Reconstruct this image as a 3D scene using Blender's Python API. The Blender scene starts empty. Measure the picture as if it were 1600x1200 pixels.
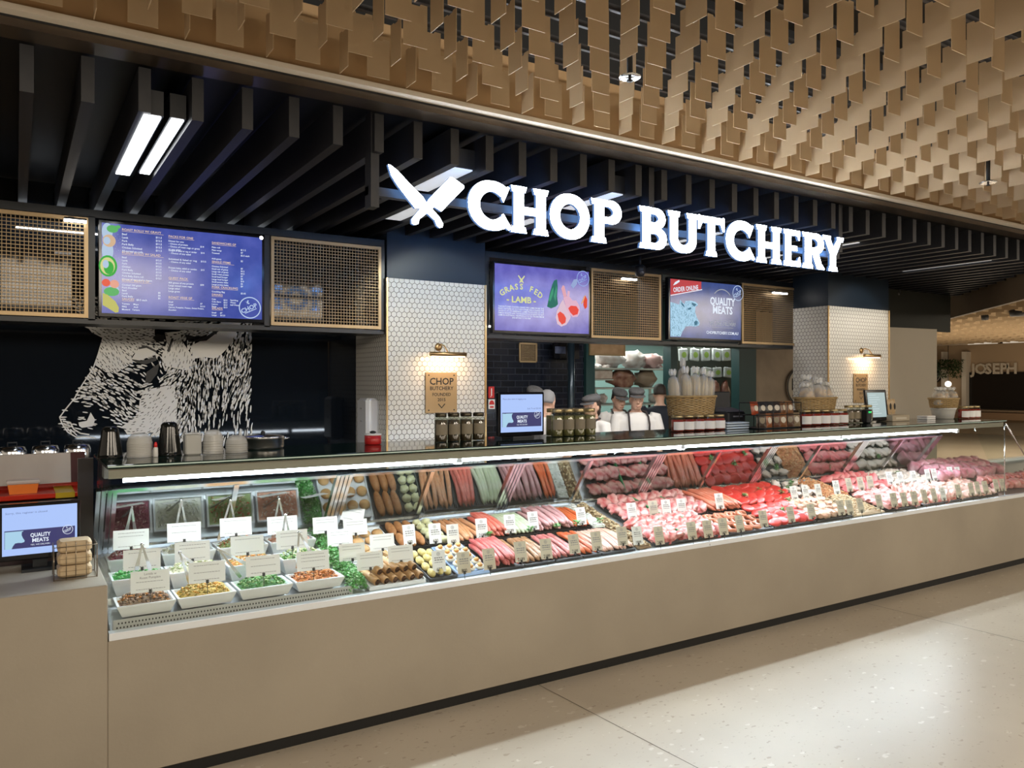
import bpy, math, random
from mathutils import Vector, Matrix, noise
random.seed(7)
PI = math.pi
S = bpy.context.scene
C = S.collection
# ------------------------------------------------------------------ camera
YAW = math.radians(32.4); CH = 1.7; CD = 3.607; FP = 1222.0
cd = bpy.data.cameras.new('camera'); cam = bpy.data.objects.new('camera', cd); C.objects.link(cam)
cam.location = (0, -CD, CH); cam.rotation_euler = (PI/2, 0, -YAW)
cd.sensor_width = 36; cd.lens = 36*FP/1600; cd.shift_y = -2/1600; cd.clip_start = .05; cd.clip_end = 200
S.camera = cam
S.view_settings.view_transform = 'Standard'; S.view_settings.look = 'None'
S.view_settings.gamma = 1; S.view_settings.use_curve_mapping = False
S.view_settings.exposure = 0.0
# ------------------------------------------------------------------ world and large lights
w = bpy.data.worlds.new('world'); S.world = w; w.use_nodes = True
bg = w.node_tree.nodes['Background']; bg.inputs[0].default_value = (.95, .80, .62, 1); bg.inputs[1].default_value = .56
def area(name, loc, rot, sx, sy, power, col):
    l = bpy.data.lights.new(name, 'AREA'); l.shape = 'RECTANGLE'; l.size = sx; l.size_y = sy; l.energy = power; l.color = col
    o = bpy.data.objects.new(name, l); o.location = loc; o.rotation_euler = rot; C.objects.link(o); return o
def spot(name, loc, target, power, col, ang=60, blend=.5, r=.04):
    l = bpy.data.lights.new(name, 'SPOT'); l.energy = power; l.color = col; l.spot_size = math.radians(ang); l.spot_blend = blend; l.shadow_soft_size = r
    o = bpy.data.objects.new(name, l); o.location = loc
    o.rotation_euler = (Vector(target)-Vector(loc)).to_track_quat('-Z', 'Y').to_euler(); C.objects.link(o); return o
# mall ceiling lights in the concourse, over and behind the viewer
for x in (-3, 1, 5, 9, 13, 18):
    area('concourse_light', (x, -6.2, 3.3), (math.radians(38), 0, 0), 2.4, 1.2, 118, (1, .87, .70))
spot('column_downlight', (2.55, .55, 2.72), (2.6, 1.49, 2.0), 26, (.95, 1, .9), 75, .35)
spot('column_downlight', (6.95, .2, 2.72), (7.0, 1.1, 2.0), 15, (1, .98, .9), 75, .35)
area('added_floor_light', (3.97, .40, 1.235), (math.radians(-62), 0, 0), 7.1, .02, 72, (.82, .91, 1))  # added light aimed outward to brighten the floor, besides the case tubes
area('mural_fill', (.8, 1.75, 2.70), (math.radians(22), 0, 0), 1.6, .06, 42, (1, .98, .95))  # added light without a fitting, whitens the mural
area('cool_room_light', (6.9, 5.0, 2.45), (0, 0, 0), 1.6, .8, 34, (.9, 1, .95))
area('cool_room_light', (8.6, 4.9, 2.45), (0, 0, 0), 1.2, .6, 22, (.95, 1, .95))
area('staff_fill', (4.9, 1.9, 2.72), (math.radians(22), 0, 0), 3.0, .3, 62, (1, .95, .88))  # added light in front of the staff to brighten their faces
# ------------------------------------------------------------------ helpers
def ray(px, py):
    a = (px-800)/FP; u = -(py-598)/FP
    return (math.sin(YAW)+a*math.cos(YAW), math.cos(YAW)-a*math.sin(YAW), u)
def aty(px, py, y):
    r = ray(px, py); t = (y+CD)/r[1]; return Vector((r[0]*t, y, CH+r[2]*t))
def atx(px, py, x):
    r = ray(px, py); t = x/r[0]; return Vector((x, r[1]*t-CD, CH+r[2]*t))
def atz(px, py, z):
    r = ray(px, py); t = (z-CH)/r[2]; return Vector((r[0]*t, r[1]*t-CD, z))
DS = .26
def zd(y): return .665+DS*(y-.05)
def deck(px, py, h=.03):
    r = ray(px, py); t = (CH-.665+DS*(CD+.05)-h)/(DS*r[1]-r[2]); return Vector((r[0]*t, r[1]*t-CD, CH+r[2]*t))
MATS = {}
def mat(name, col=(.5,.5,.5), rough=.5, metal=0, col2=None, scale=8, emit=None, es=1, bump=0, bscale=40, island=None, spec=.5, alpha=None, stretch=None):
    if name in MATS: return MATS[name]
    m = bpy.data.materials.new(name); m.use_nodes = True; nt = m.node_tree; N = nt.nodes; L = nt.links
    b = N['Principled BSDF']; b.inputs['Base Color'].default_value = (*col, 1); b.inputs['Roughness'].default_value = rough
    b.inputs['Metallic'].default_value = metal; b.inputs['Specular IOR Level'].default_value = spec
    if col2 is not None or bump:
        tc = N.new('ShaderNodeTexCoord'); src = tc.outputs['Object']
        if stretch:
            mp = N.new('ShaderNodeMapping'); mp.inputs['Scale'].default_value = stretch; L.new(src, mp.inputs[0]); src = mp.outputs[0]
    if col2 is not None:
        nz = N.new('ShaderNodeTexNoise'); nz.inputs['Scale'].default_value = scale; nz.inputs['Detail'].default_value = 4; L.new(src, nz.inputs['Vector'])
        rp = N.new('ShaderNodeValToRGB'); rp.color_ramp.elements[0].position = .35; rp.color_ramp.elements[1].position = .65
        rp.color_ramp.elements[0].color = (*col, 1); rp.color_ramp.elements[1].color = (*col2, 1)
        L.new(nz.outputs[0], rp.inputs[0]); L.new(rp.outputs[0], b.inputs['Base Color'])
    if island:
        g = N.new('ShaderNodeNewGeometry'); rp = N.new('ShaderNodeValToRGB'); rp.color_ramp.interpolation = 'CONSTANT'
        els = rp.color_ramp.elements
        for i, c in enumerate(island):
            e = els[i] if i < 2 else els.new(i/len(island)); e.position = i/len(island); e.color = (*c, 1)
        L.new(g.outputs['Random Per Island'], rp.inputs[0]); L.new(rp.outputs[0], b.inputs['Base Color'])
    if bump:
        nb = N.new('ShaderNodeTexNoise'); nb.inputs['Scale'].default_value = bscale; L.new(src, nb.inputs['Vector'])
        bn = N.new('ShaderNodeBump'); bn.inputs['Strength'].default_value = bump; bn.inputs['Distance'].default_value = .01
        L.new(nb.outputs[0], bn.inputs['Height']); L.new(bn.outputs[0], b.inputs['Normal'])
    if emit:
        b.inputs['Emission Color'].default_value = (*emit, 1); b.inputs['Emission Strength'].default_value = es
    if alpha is not None: b.inputs['Alpha'].default_value = alpha
    MATS[name] = m; return m
def glass(name, tint=(1,1,1), gloss=None, rough=.0, gcol=(1,1,1)):
    if name in MATS: return MATS[name]
    m = bpy.data.materials.new(name); m.use_nodes = True; nt = m.node_tree; N = nt.nodes; L = nt.links
    N.remove(N['Principled BSDF']); out = N['Material Output']
    t = N.new('ShaderNodeBsdfTransparent'); t.inputs[0].default_value = (*tint, 1)
    g = N.new('ShaderNodeBsdfGlossy'); g.inputs['Roughness'].default_value = rough; g.inputs[0].default_value = (*gcol, 1)
    mx = N.new('ShaderNodeMixShader')
    if gloss is None:
        lw = N.new('ShaderNodeLayerWeight'); lw.inputs[0].default_value = .5
        pw = N.new('ShaderNodeMath'); pw.operation = 'POWER'; L.new(lw.outputs['Facing'], pw.inputs[0]); pw.inputs[1].default_value = 4
        ma = N.new('ShaderNodeMath'); ma.operation = 'MULTIPLY_ADD'; L.new(pw.outputs[0], ma.inputs[0]); ma.inputs[1].default_value = .35; ma.inputs[2].default_value = .02; L.new(ma.outputs[0], mx.inputs[0])
    else: mx.inputs[0].default_value = gloss
    L.new(t.outputs[0], mx.inputs[1]); L.new(g.outputs[0], mx.inputs[2]); L.new(mx.outputs[0], out.inputs[0])
    MATS[name] = m; return m
class MB:
    def __init__(s): s.v = []; s.f = []; s.mi = []; s.cur = 0; s.sm = []
    def add(s, vs, fs, smooth=False):
        n = len(s.v); s.v += [tuple(v) for v in vs]; s.f += [tuple(n+i for i in f) for f in fs]
        s.mi += [s.cur]*len(fs); s.sm += [smooth]*len(fs); return s
    def box(s, x0, x1, y0, y1, z0, z1, M=None):
        v = [Vector((x, y, z)) for z in (z0, z1) for y in (y0, y1) for x in (x0, x1)]
        if M is not None: v = [M @ p for p in v]
        return s.add(v, [(0,2,3,1),(4,5,7,6),(0,1,5,4),(2,6,7,3),(0,4,6,2),(1,3,7,5)])
    def bbox(s, x0, x1, y0, y1, z0, z1, b=.004):   # chamfered box
        vs = []; 
        for z, d in ((z0, b), (z0+b, 0), (z1-b, 0), (z1, b)):
            vs += [(x0+d+b, y0+d, z), (x1-d-b, y0+d, z), (x1-d, y0+d+b, z), (x1-d, y1-d-b, z), (x1-d-b, y1-d, z), (x0+d+b, y1-d, z), (x0+d, y1-d-b, z), (x0+d, y0+d+b, z)]
        fs = [tuple(range(7, -1, -1)), tuple(range(24, 32))]
        for r in range(3):
            for i in range(8): j = (i+1) % 8; fs.append((r*8+i, r*8+j, r*8+8+j, r*8+8+i))
        return s.add(vs, fs)
    def prism(s, poly, a, b, ax='y'):              # polygon in the two other axes, extruded along ax
        def P(u, v, t): return (u, t, v) if ax == 'y' else ((t, u, v) if ax == 'x' else (u, v, t))
        n = len(poly); vs = [P(u, v, a) for u, v in poly]+[P(u, v, b) for u, v in poly]
        fs = [tuple(range(n)), tuple(range(2*n-1, n-1, -1))]+[(i, i+n, (i+1) % n+n, (i+1) % n) for i in range(n)]
        return s.add(vs, fs)
    def tube(s, pts, r, n=8, caps=True, rr=None, smooth=True):
        pts = [Vector(p) for p in pts]; m = len(pts); vs = []; up0 = None
        for i, p in enumerate(pts):
            d = (pts[min(i+1, m-1)]-pts[max(i-1, 0)]).normalized()
            if up0 is None: up0 = Vector((0, 0, 1)) if abs(d.z) < .9 else Vector((1, 0, 0))
            u = d.cross(up0); 
            if u.length < 1e-4: u = d.orthogonal()
            u.normalize(); v = u.cross(d).normalized(); up0 = v
            R = rr[i] if rr else r
            for k in range(n):
                a = 2*PI*k/n; vs.append(p+u*math.cos(a)*R+v*math.sin(a)*R)
        fs = [(i*n+k, i*n+(k+1) % n, (i+1)*n+(k+1) % n, (i+1)*n+k) for i in range(m-1) for k in range(n)]
        if caps: fs += [tuple(range(n-1, -1, -1)), tuple(range((m-1)*n, m*n))]
        return s.add(vs, fs, smooth)
    def lathe(s, prof, c=(0,0,0), n=20, smooth=True, M=None):
        vs = []; c = Vector(c)
        for r, z in prof:
            for k in range(n):
                a = 2*PI*k/n; p = Vector((r*math.cos(a), r*math.sin(a), z))
                if M is not None: p = M @ p
                vs.append(p+c)
        m = len(prof)
        fs = [(i*n+k, i*n+(k+1) % n, (i+1)*n+(k+1) % n, (i+1)*n+k) for i in range(m-1) for k in range(n)]
        if prof[0][0] > 1e-5: fs.append(tuple(range(n-1, -1, -1)))
        if prof[-1][0] > 1e-5: fs.append(tuple(range((m-1)*n, m*n)))
        return s.add(vs, fs, smooth)
    def blob(s, c, r, nu=12, nv=8, M=None, jit=0, seed=0, fn=None):
        vs = []; c = Vector(c)
        if not hasattr(r, '__len__'): r = (r, r, r)
        for i in range(nv+1):
            t = PI*i/nv
            for k in range(nu):
                a = 2*PI*k/nu; d = Vector((math.sin(t)*math.cos(a), math.sin(t)*math.sin(a), math.cos(t)))
                q = 1
                if jit: q = 1+jit*noise.noise(d*2.2+Vector((seed, seed*.7, 0)))
                p = Vector((d.x*r[0]*q, d.y*r[1]*q, d.z*r[2]*q))
                if fn: p = fn(p, d)
                if M is not None: p = M @ p
                vs.append(p+c)
        fs = [(i*nu+k, (i+1)*nu+k, (i+1)*nu+(k+1) % nu, i*nu+(k+1) % nu) for i in range(nv) for k in range(nu)]
        return s.add(vs, fs, True)
    def mesh(s, name, mats):
        me = bpy.data.meshes.new(name); me.from_pydata(s.v, [], s.f)
        if not isinstance(mats, (list, tuple)): mats = [mats]
        for m in mats: me.materials.append(m)
        me.polygons.foreach_set('material_index', s.mi); me.polygons.foreach_set('use_smooth', s.sm)
        me.validate(clean_customdata=False); me.update(); return me
    def build(s, name, mats, parent=None, loc=None, rot=None):
        return put(name, s.mesh(name, mats), parent, loc, rot)
def put(name, me, parent=None, loc=None, rot=None):
    o = bpy.data.objects.new(name, me); C.objects.link(o)
    if parent: o.parent = parent
    if loc is not None: o.location = loc
    if rot is not None: o.rotation_euler = rot
    return o
def tag(o, label, cat, group=None, kind=None):
    o['label'] = label; o['category'] = cat
    if group: o['group'] = group
    if kind: o['kind'] = kind
    return o
def thing(name, label, cat, loc=(0,0,0), rot=None, group=None):
    o = bpy.data.objects.new(name, None); o.empty_display_size = .05; C.objects.link(o); o.location = loc
    if rot is not None: o.rotation_euler = rot
    return tag(o, label, cat, group)
def struct(name, mb, m, label=None):
    o = mb.build(name, m); o['kind'] = 'structure'
    if label: o['label'] = label
    return o
def children(o): return KIDS.get(o.name, [])
KIDS = {}
def dup(o, loc, rot=None, label=None, group=None):
    kids = [c for c in bpy.data.objects if c.parent == o]
    r = o.copy(); C.objects.link(r); r.location = loc
    if rot is not None: r.rotation_euler = rot
    if label: r['label'] = label
    if group: r['group'] = group
    for k in kids:
        c = k.copy(); C.objects.link(c); c.parent = r
        for g in [q for q in bpy.data.objects if q.parent == k]:
            d = g.copy(); C.objects.link(d); d.parent = c
    return r
TXT = {}
def text_geo(s, size=1, bold=.0, align='LEFT', sx=1.0, spacing=1):
    key = (s, bold, align)
    if key not in TXT:
        cu = bpy.data.curves.new('t', 'FONT'); cu.body = s; cu.size = 1; cu.align_x = align; cu.offset = bold; cu.resolution_u = 2; cu.space_character = spacing
        o = bpy.data.objects.new('t', cu); C.objects.link(o)
        bpy.context.view_layer.update()
        dg = bpy.context.evaluated_depsgraph_get(); me = bpy.data.meshes.new_from_object(o.evaluated_get(dg))
        TXT[key] = ([tuple(v.co) for v in me.vertices], [tuple(p.vertices) for p in me.polygons])
        C.objects.unlink(o); bpy.data.objects.remove(o); bpy.data.curves.remove(cu); bpy.data.meshes.remove(me)
    return TXT[key]
def add_text(mb, s, u, v, size, d=0, bold=0, align='LEFT', sx=1.0, rot=0, M=None, fit=None):
    # writes in the plane u (right) / v (up), on plane y=-d facing -Y
    vs, fs = text_geo(s, 1, bold, align)
    if not vs: return
    if fit:
        wd = max(p[0] for p in vs)-min(p[0] for p in vs); sx = fit/(wd*size)
    c, q = math.cos(rot), math.sin(rot); out = []
    for p in vs:
        a, b = p[0]*size*sx, p[1]*size; p3 = Vector((u+a*c-b*q, -d, v+a*q+b*c)); out.append(M @ p3 if M else p3)
    mb.add(out, fs)
ON = ['first','second','third','fourth','fifth','sixth','seventh','eighth','ninth','tenth','eleventh','twelfth','thirteenth','fourteenth','fifteenth','sixteenth','seventeenth','eighteenth','nineteenth']
TN = {20:'twenti',30:'thirti',40:'forti',50:'fifti',60:'sixti'}; TC = {20:'twenty',30:'thirty',40:'forty',50:'fifty',60:'sixty'}
def nth(n):
    if n <= 19: return ON[n-1]
    a, b = n//10*10, n % 10
    return TN[a]+'eth' if b == 0 else TC[a]+'-'+ON[b-1]
def rect(mb, u0, u1, v0, v1, d, M=None, rot=0):
    P = [(u0, v0), (u1, v0), (u1, v1), (u0, v1)]
    poly(mb, P, d, M, rot)
def poly(mb, P, d, M=None, rot=0):
    if rot:
        cx = sum(p[0] for p in P)/len(P); cy = sum(p[1] for p in P)/len(P); c, q = math.cos(rot), math.sin(rot)
        P = [(cx+(a-cx)*c-(b-cy)*q, cy+(a-cx)*q+(b-cy)*c) for a, b in P]
    vs = [Vector((a, -d, b)) for a, b in P]
    if M: vs = [M @ p for p in vs]
    mb.add(vs, [tuple(range(len(P)))])
def ring(mb, cx, cy, r, w, d, a0=0, a1=2*PI, n=28, sx=1, M=None):
    for i in range(n):
        t0 = a0+(a1-a0)*i/n; t1 = a0+(a1-a0)*(i+1)/n
        poly(mb, [(cx+math.cos(t0)*r*sx, cy+math.sin(t0)*r), (cx+math.cos(t0)*(r+w)*sx, cy+math.sin(t0)*(r+w)), (cx+math.cos(t1)*(r+w)*sx, cy+math.sin(t1)*(r+w)), (cx+math.cos(t1)*r*sx, cy+math.sin(t1)*r)], d, M)
def disc(mb, cx, cy, rx, ry, d, M=None, n=18, rot=0):
    poly(mb, [(cx+rx*math.cos(2*PI*i/n)*math.cos(rot)-ry*math.sin(2*PI*i/n)*math.sin(rot), cy+rx*math.cos(2*PI*i/n)*math.sin(rot)+ry*math.sin(2*PI*i/n)*math.cos(rot)) for i in range(n)], d, M)
# ------------------------------------------------------------------ materials
BLACK = mat('matt_black', (.012, .014, .018), .5)
NAVY = mat('navy_paint', (.010, .022, .040), .45)
CHROME = mat('chrome', (.75, .77, .8), .18, 1)
STEEL = mat('brushed_steel', (.62, .6, .57), .3, 1, (.5, .48, .45), 4, stretch=(1, 1, 12))
GOLD = mat('brass', (.62, .42, .20), .32, 1)
WHITE = mat('white_plastic', (.8, .81, .82), .35)
INK = mat('black_ink', (.02, .02, .02), .7)
GREY = mat('grey_ink', (.25, .25, .27), .7)
PAPER = mat('white_card', (.86, .87, .88), .6)
CREAM = mat('cream_card', (.62, .57, .47), .6)
GLASS = glass('clear_glass', (.97, .99, .98))
def concrete():
    m = mat('polished_concrete', (.335, .292, .232), .55, 0, (.385, .337, .268), 1.4, bump=.05, bscale=60); return m
CONC = concrete()
def floor_mat():
    m = bpy.data.materials.new('terrazzo_floor'); m.use_nodes = True; N = m.node_tree.nodes; L = m.node_tree.links; b = N['Principled BSDF']
    tc = N.new('ShaderNodeTexCoord')
    base = N.new('ShaderNodeTexNoise'); base.inputs['Scale'].default_value = .9; base.inputs['Detail'].default_value = 6; L.new(tc.outputs['Object'], base.inputs['Vector'])
    r0 = N.new('ShaderNodeValToRGB'); r0.color_ramp.elements[0].position = .3; r0.color_ramp.elements[1].position = .7
    r0.color_ramp.elements[0].color = (.50, .43, .34, 1); r0.color_ramp.elements[1].color = (.60, .525, .42, 1); L.new(base.outputs[0], r0.inputs[0])
    prev = r0.outputs[0]
    for sc, th, c in ((16, .045, (.36, .27, .19, 1)), (11, .05, (.70, .64, .55, 1)), (30, .035, (.43, .35, .26, 1))):
        mp = N.new('ShaderNodeMapping'); mp.inputs['Scale'].default_value = (1, 1.7, 1); mp.inputs['Rotation'].default_value = (0, 0, sc); L.new(tc.outputs['Object'], mp.inputs[0])
        nz = N.new('ShaderNodeTexNoise'); nz.inputs['Scale'].default_value = 30; L.new(tc.outputs['Object'], nz.inputs['Vector'])
        mx0 = N.new('ShaderNodeMixRGB'); mx0.inputs[0].default_value = .06; L.new(mp.outputs[0], mx0.inputs[1]); L.new(nz.outputs['Color'], mx0.inputs[2])
        vo = N.new('ShaderNodeTexVoronoi'); vo.inputs['Scale'].default_value = sc; L.new(mx0.outputs[0], vo.inputs['Vector'])
        sp = N.new('ShaderNodeSeparateColor'); L.new(vo.outputs['Color'], sp.inputs[0])
        mm = N.new('ShaderNodeMath'); mm.operation = 'MULTIPLY'; L.new(sp.outputs[0], mm.inputs[0]); mm.inputs[1].default_value = .30
        lt = N.new('ShaderNodeMath'); lt.operation = 'SUBTRACT'; L.new(mm.outputs[0], lt.inputs[0]); L.new(vo.outputs['Distance'], lt.inputs[1])
        st = N.new('ShaderNodeMapRange'); st.inputs['From Min'].default_value = th; st.inputs['From Max'].default_value = th+.04; st.inputs['To Max'].default_value = .7; L.new(lt.outputs[0], st.inputs[0])
        mx = N.new('ShaderNodeMixRGB'); L.new(st.outputs[0], mx.inputs[0]); L.new(prev, mx.inputs[1]); mx.inputs[2].default_value = c; prev = mx.outputs[0]
    L.new(prev, b.inputs['Base Color']); b.inputs['Roughness'].default_value = .32; b.inputs['Specular IOR Level'].default_value = .45
    return m
def hex_mat(pitch=.040):
    m = bpy.data.materials.new('hexagon_tiles'); m.use_nodes = True; nt = m.node_tree; N = nt.nodes; L = nt.links; b = N['Principled BSDF']
    def M(op, a, c=None, d=None):
        n = N.new('ShaderNodeMath'); n.operation = op
        for i, q in enumerate((a, c, d)):
            if q is None: continue
            if isinstance(q, (int, float)): n.inputs[i].default_value = q
            else: L.new(q, n.inputs[i])
        return n.outputs[0]
    g = N.new('ShaderNodeTexCoord'); sp = N.new('ShaderNodeSeparateXYZ'); L.new(g.outputs['Object'], sp.inputs[0])
    u = M('DIVIDE', M('ADD', sp.outputs[0], sp.outputs[1]), pitch); v = M('DIVIDE', sp.outputs[2], pitch)
    u = M('ADD', u, 500); v = M('ADD', v, 500*1.7320508)
    def cell(ou, ov):
        a = M('SUBTRACT', M('MODULO', M('ADD', u, ou), 1.0), .5); c = M('SUBTRACT', M('MODULO', M('ADD', v, ov), 1.7320508), .8660254)
        aa = M('ABSOLUTE', a); cc = M('ABSOLUTE', c)
        return M('MAXIMUM', aa, M('ADD', M('MULTIPLY', aa, .5), M('MULTIPLY', cc, .8660254)))
    d = M('MINIMUM', cell(0, 0), cell(.5, .8660254))
    mr = N.new('ShaderNodeMapRange'); mr.inputs['From Min'].default_value = .445; mr.inputs['From Max'].default_value = .47; L.new(d, mr.inputs[0])
    mx = N.new('ShaderNodeMixRGB'); L.new(mr.outputs[0], mx.inputs[0]); mx.inputs[1].default_value = (.74, .73, .68, 1); mx.inputs[2].default_value = (.16, .14, .12, 1)
    L.new(mx.outputs[0], b.inputs['Base Color'])
    r = N.new('ShaderNodeMapRange'); r.inputs['To Min'].default_value = .22; r.inputs['To Max'].default_value = .8; L.new(mr.outputs[0], r.inputs[0]); L.new(r.outputs[0], b.inputs['Roughness'])
    bn = N.new('ShaderNodeBump'); bn.invert = True; bn.inputs['Distance'].default_value = .002; L.new(mr.outputs[0], bn.inputs['Height']); L.new(bn.outputs[0], b.inputs['Normal'])
    return m
HEX = hex_mat()
def brick_mat(name, c, mortar, sx=5, rough=.15):
    m = bpy.data.materials.new(name); m.use_nodes = True; N = m.node_tree.nodes; L = m.node_tree.links; b = N['Principled BSDF']
    tc = N.new('ShaderNodeTexCoord'); mp = N.new('ShaderNodeMapping'); mp.inputs['Rotation'].default_value = (PI/2, 0, 0); L.new(tc.outputs['Object'], mp.inputs[0])
    br = N.new('ShaderNodeTexBrick'); br.inputs['Scale'].default_value = sx; br.inputs['Color1'].default_value = (*c, 1); br.inputs['Color2'].default_value = (c[0]*1.5, c[1]*1.5, c[2]*1.6, 1)
    br.inputs['Mortar'].default_value = (*mortar, 1); br.inputs['Mortar Size'].default_value = .02; br.inputs['Brick Width'].default_value = .8; br.inputs['Row Height'].default_value = .3
    L.new(mp.outputs[0], br.inputs[0]); L.new(br.outputs[0], b.inputs['Base Color']); b.inputs['Roughness'].default_value = rough
    return m
# ------------------------------------------------------------------ the room
fl = MB(); fl.add([(-8, -12, 0), (34, -12, 0), (34, 26, 0), (-8, 26, 0)], [(0, 1, 2, 3)]); struct('floor', fl, floor_mat())
jm = mat('floor_joint', (.10, .08, .06), .8)
fa, fb = atz(849, 1074, 0), atz(1088, 1199, 0)
jb = MB(); d = (fb-fa).normalized(); n_ = Vector((-d.y, d.x, 0))*.002
for k in (0, 1, 2, 3):
    o_ = Vector((3.05*k, 0, 0)); a_ = fa-d*.06+o_; b_ = fb+d*6+o_
    jb.add([a_-n_+Vector((0,0,.001)), b_-n_+Vector((0,0,.001)), b_+n_+Vector((0,0,.001)), a_+n_+Vector((0,0,.001))], [(0, 1, 2, 3)])
struct('trim_1', jb, jm, 'thin dark joint lines in the terrazzo floor')
# ceiling over the shop, lip and fascia
BAFZ0, BAFZ1 = 2.745, 2.915
cb = MB(); cb.prism([(-3, -.42), (8.05, -.42), (8.7, .25), (13, 4.2), (13, 7), (-3, 7)], 2.955, 3.95, 'z'); struct('ceiling', cb, BLACK)
LIP = mat('painted_lip', (.90, .84, .74), .4)
lp = MB(); lp.box(-3, 20, -.470, -.415, 2.963, 2.984); struct('trim_2', lp, LIP, 'pale metal lip along the lower edge of the gold fascia')
bp = MB(); bp.box(-3, 20, -.42, -.30, 2.925, 2.954); struct('trim_3', bp, mat('bronze_panel', (.075, .06, .05), .28, .6, (.14, .11, .085), 3), 'dark bronze soffit strip behind the lip')
GOLDP = mat('gold_paint', (.60, .41, .225), .5, 0, (.57, .385, .21), 3)
fs_ = MB(); fs_.box(-3, 20, -.44, -.415, 2.984, 3.26); struct('trim_4', fs_, GOLDP, 'gold painted fascia above the shopfront')
vd = MB(); vd.box(-8, 34, -12, -.40, 3.9, 4.0); vd.box(8.8, 34, -.4, 26, 3.9, 4.0); struct('ceiling_concourse', vd, mat('void_black', (.02, .018, .016), .9), 'black void above the hanging ceiling plates').name = 'ceiling_void'
df = MB()
P0, P1 = Vector((7.9, -.30)), Vector((12.2, 3.85)); dd = (P1-P0).normalized(); nn = Vector((-dd.y, dd.x))*-.05
df.prism([tuple(P0), tuple(P1), tuple(P1+nn), tuple(P0+nn)], 2.53, 3.9, 'z')
struct('trim_5', df, mat('brown_fascia', (.20, .15, .105), .5, 0, (.25, .19, .13), 2), 'brown bulkhead closing the dark slatted ceiling')
# baffles
BAF = mat('charcoal_baffle', (.015, .017, .023), .5, 0, (.022, .023, .028), 20, stretch=(1, 8, 1))
bfm = MB(); bfm.box(-.022, .022, -.30, 3.6, BAFZ0, BAFZ1)
bfme = bfm.mesh('ceiling_baffle', BAF)
bsm = MB(); bsm.box(-.022, .022, -.30, 1.44, BAFZ0, BAFZ1); bsme = bsm.mesh('ceiling_baffle', BAF)
ords = ['leftmost', 'second from the left', 'third from the left', 'fourth from the left', 'fifth from the left', 'sixth from the left', 'seventh from the left']
x = -.16; i = 0
while x < 9.6:
    yend = 9
    fx = x-7.9
    y0 = -.30
    if x > 7.9: y0 = -.30+fx*(dd.y/dd.x)+.12
    if x < 7.6: o = put('ceiling_baffle', bfme, None, (x, 0, 0))
    else:
        b_ = MB(); b_.box(-.022, .022, y0, 6.2, BAFZ0, BAFZ1); o = b_.build('ceiling_baffle', BAF, None, (x, 0, 0))
    pos = 'above the menu screen side' if i < 9 else ('above the lit sign' if x < 4.8 else 'right of the lit sign')
    tag(o, 'dark slat %s, %s from the left of the slatted shop ceiling' % (pos, nth(i+1)), 'ceiling slat', 'dark slats of the shop ceiling'); x += .1935; i += 1
# troffer lights between the baffles
TUBE = mat('led_panel', (1, 1, 1), .4, emit=(.95, .98, 1), es=9)
TUBE2 = mat('diffuser_dim', (1, 1, 1), .4, emit=(.92, .96, 1), es=.45)
def troffer(x, y0, y1, label, z=2.742, w=.062, m=None):
    t = thing('ceiling_light', label, 'ceiling light', (x, (y0+y1)/2, z)); h = (y1-y0)/2
    b = MB(); b.box(-w/2-.008, w/2+.008, -h-.01, h+.01, .004, .10); b.build('housing', BLACK, t)
    b = MB(); b.box(-w/2, w/2, -h, h, -.002, .004); b.build('diffuser', m or TUBE, t); return t
troffer(.452, -.27, .74, 'bright strip light in the dark slats, leftmost of the pair above the menu screen')
troffer(.552, -.22, .74, 'narrow bright narrow strip light in the dark slats, right of its brighter neighbour', 2.76, .045)
for x, y0, y1, l in ((1.96, -.18, .32, 'strip light between ceiling slats above the crossed knives'), (1.97, .66, 1.12, 'strip light between ceiling slats left of the crossed knives'),
                   (2.75, -.2, .26, 'strip light between ceiling slats above the letter O'), (2.76, .55, 1.0, 'strip light between ceiling slats seen behind the letter H'),
                   (4.1, .3, .9, 'strip light between ceiling slats behind the sign letters B and U'), (5.45, 0, .9, 'strip light between ceiling slats right of the letter Y'), (7.0, -.1, .7, 'strip light between ceiling slats above the right tiled column')):
    troffer(-.16+.1935*(round((x+.16)/.1935-.5)+.5), y0, y1, l, 2.765, .135, TUBE2)
# columns and back walls
c1 = MB(); c1.box(2.198, 2.99, 1.49, 2.9, 0, 2.436); struct('wall_column_left', c1, HEX, 'white hexagon tiled column left of the lamb screen')
c1 = MB(); c1.box(2.196, 2.992, 1.488, 2.9, 2.437, 2.95); struct('wall_column_left_top', c1, NAVY)
c2 = MB(); c2.box(6.577, 7.561, 1.10, 1.50, 0, 2.44); struct('wall_column_right', c2, HEX, 'white hexagon tiled column beside the beige panel')
c2 = MB(); c2.box(6.575, 7.563, 1.098, 1.50, 2.441, 2.95); struct('wall_column_right_top', c2, NAVY)
tr = MB(); tr.box(2.188, 2.2, 1.478, 1.49, 0, 2.436); tr.box(2.99, 3.0, 1.478, 1.49, 0, 2.436); tr.box(6.567, 6.58, 1.09, 1.10, 0, 2.44); tr.box(7.561, 7.57, 1.09, 1.10, 0, 2.44); struct('trim_6', tr, GOLD, 'brass corner beads on the tiled columns')
DG = mat('black_glass_wall', (.006, .009, .014), .05, 0, spec=.4)
b = MB(); b.box(-3, 2.196, 2.08, 2.14, 0, 2.95); struct('wall_left', b, DG)
TILEB = brick_mat('black_brick_tiles', (.008, .010, .016), (.03, .035, .05), 4)
b = MB(); b.box(2.9, 6.02, 4.2, 4.3, 0, 2.95); struct('wall_back', b, TILEB)
b = MB(); b.box(9.16, 13, 4.2, 4.3, 0, 2.95); struct('wall_right', b, mat('beige_panel', (.36, .28, .20), .7, 0, (.30, .235, .17), 5))
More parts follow.
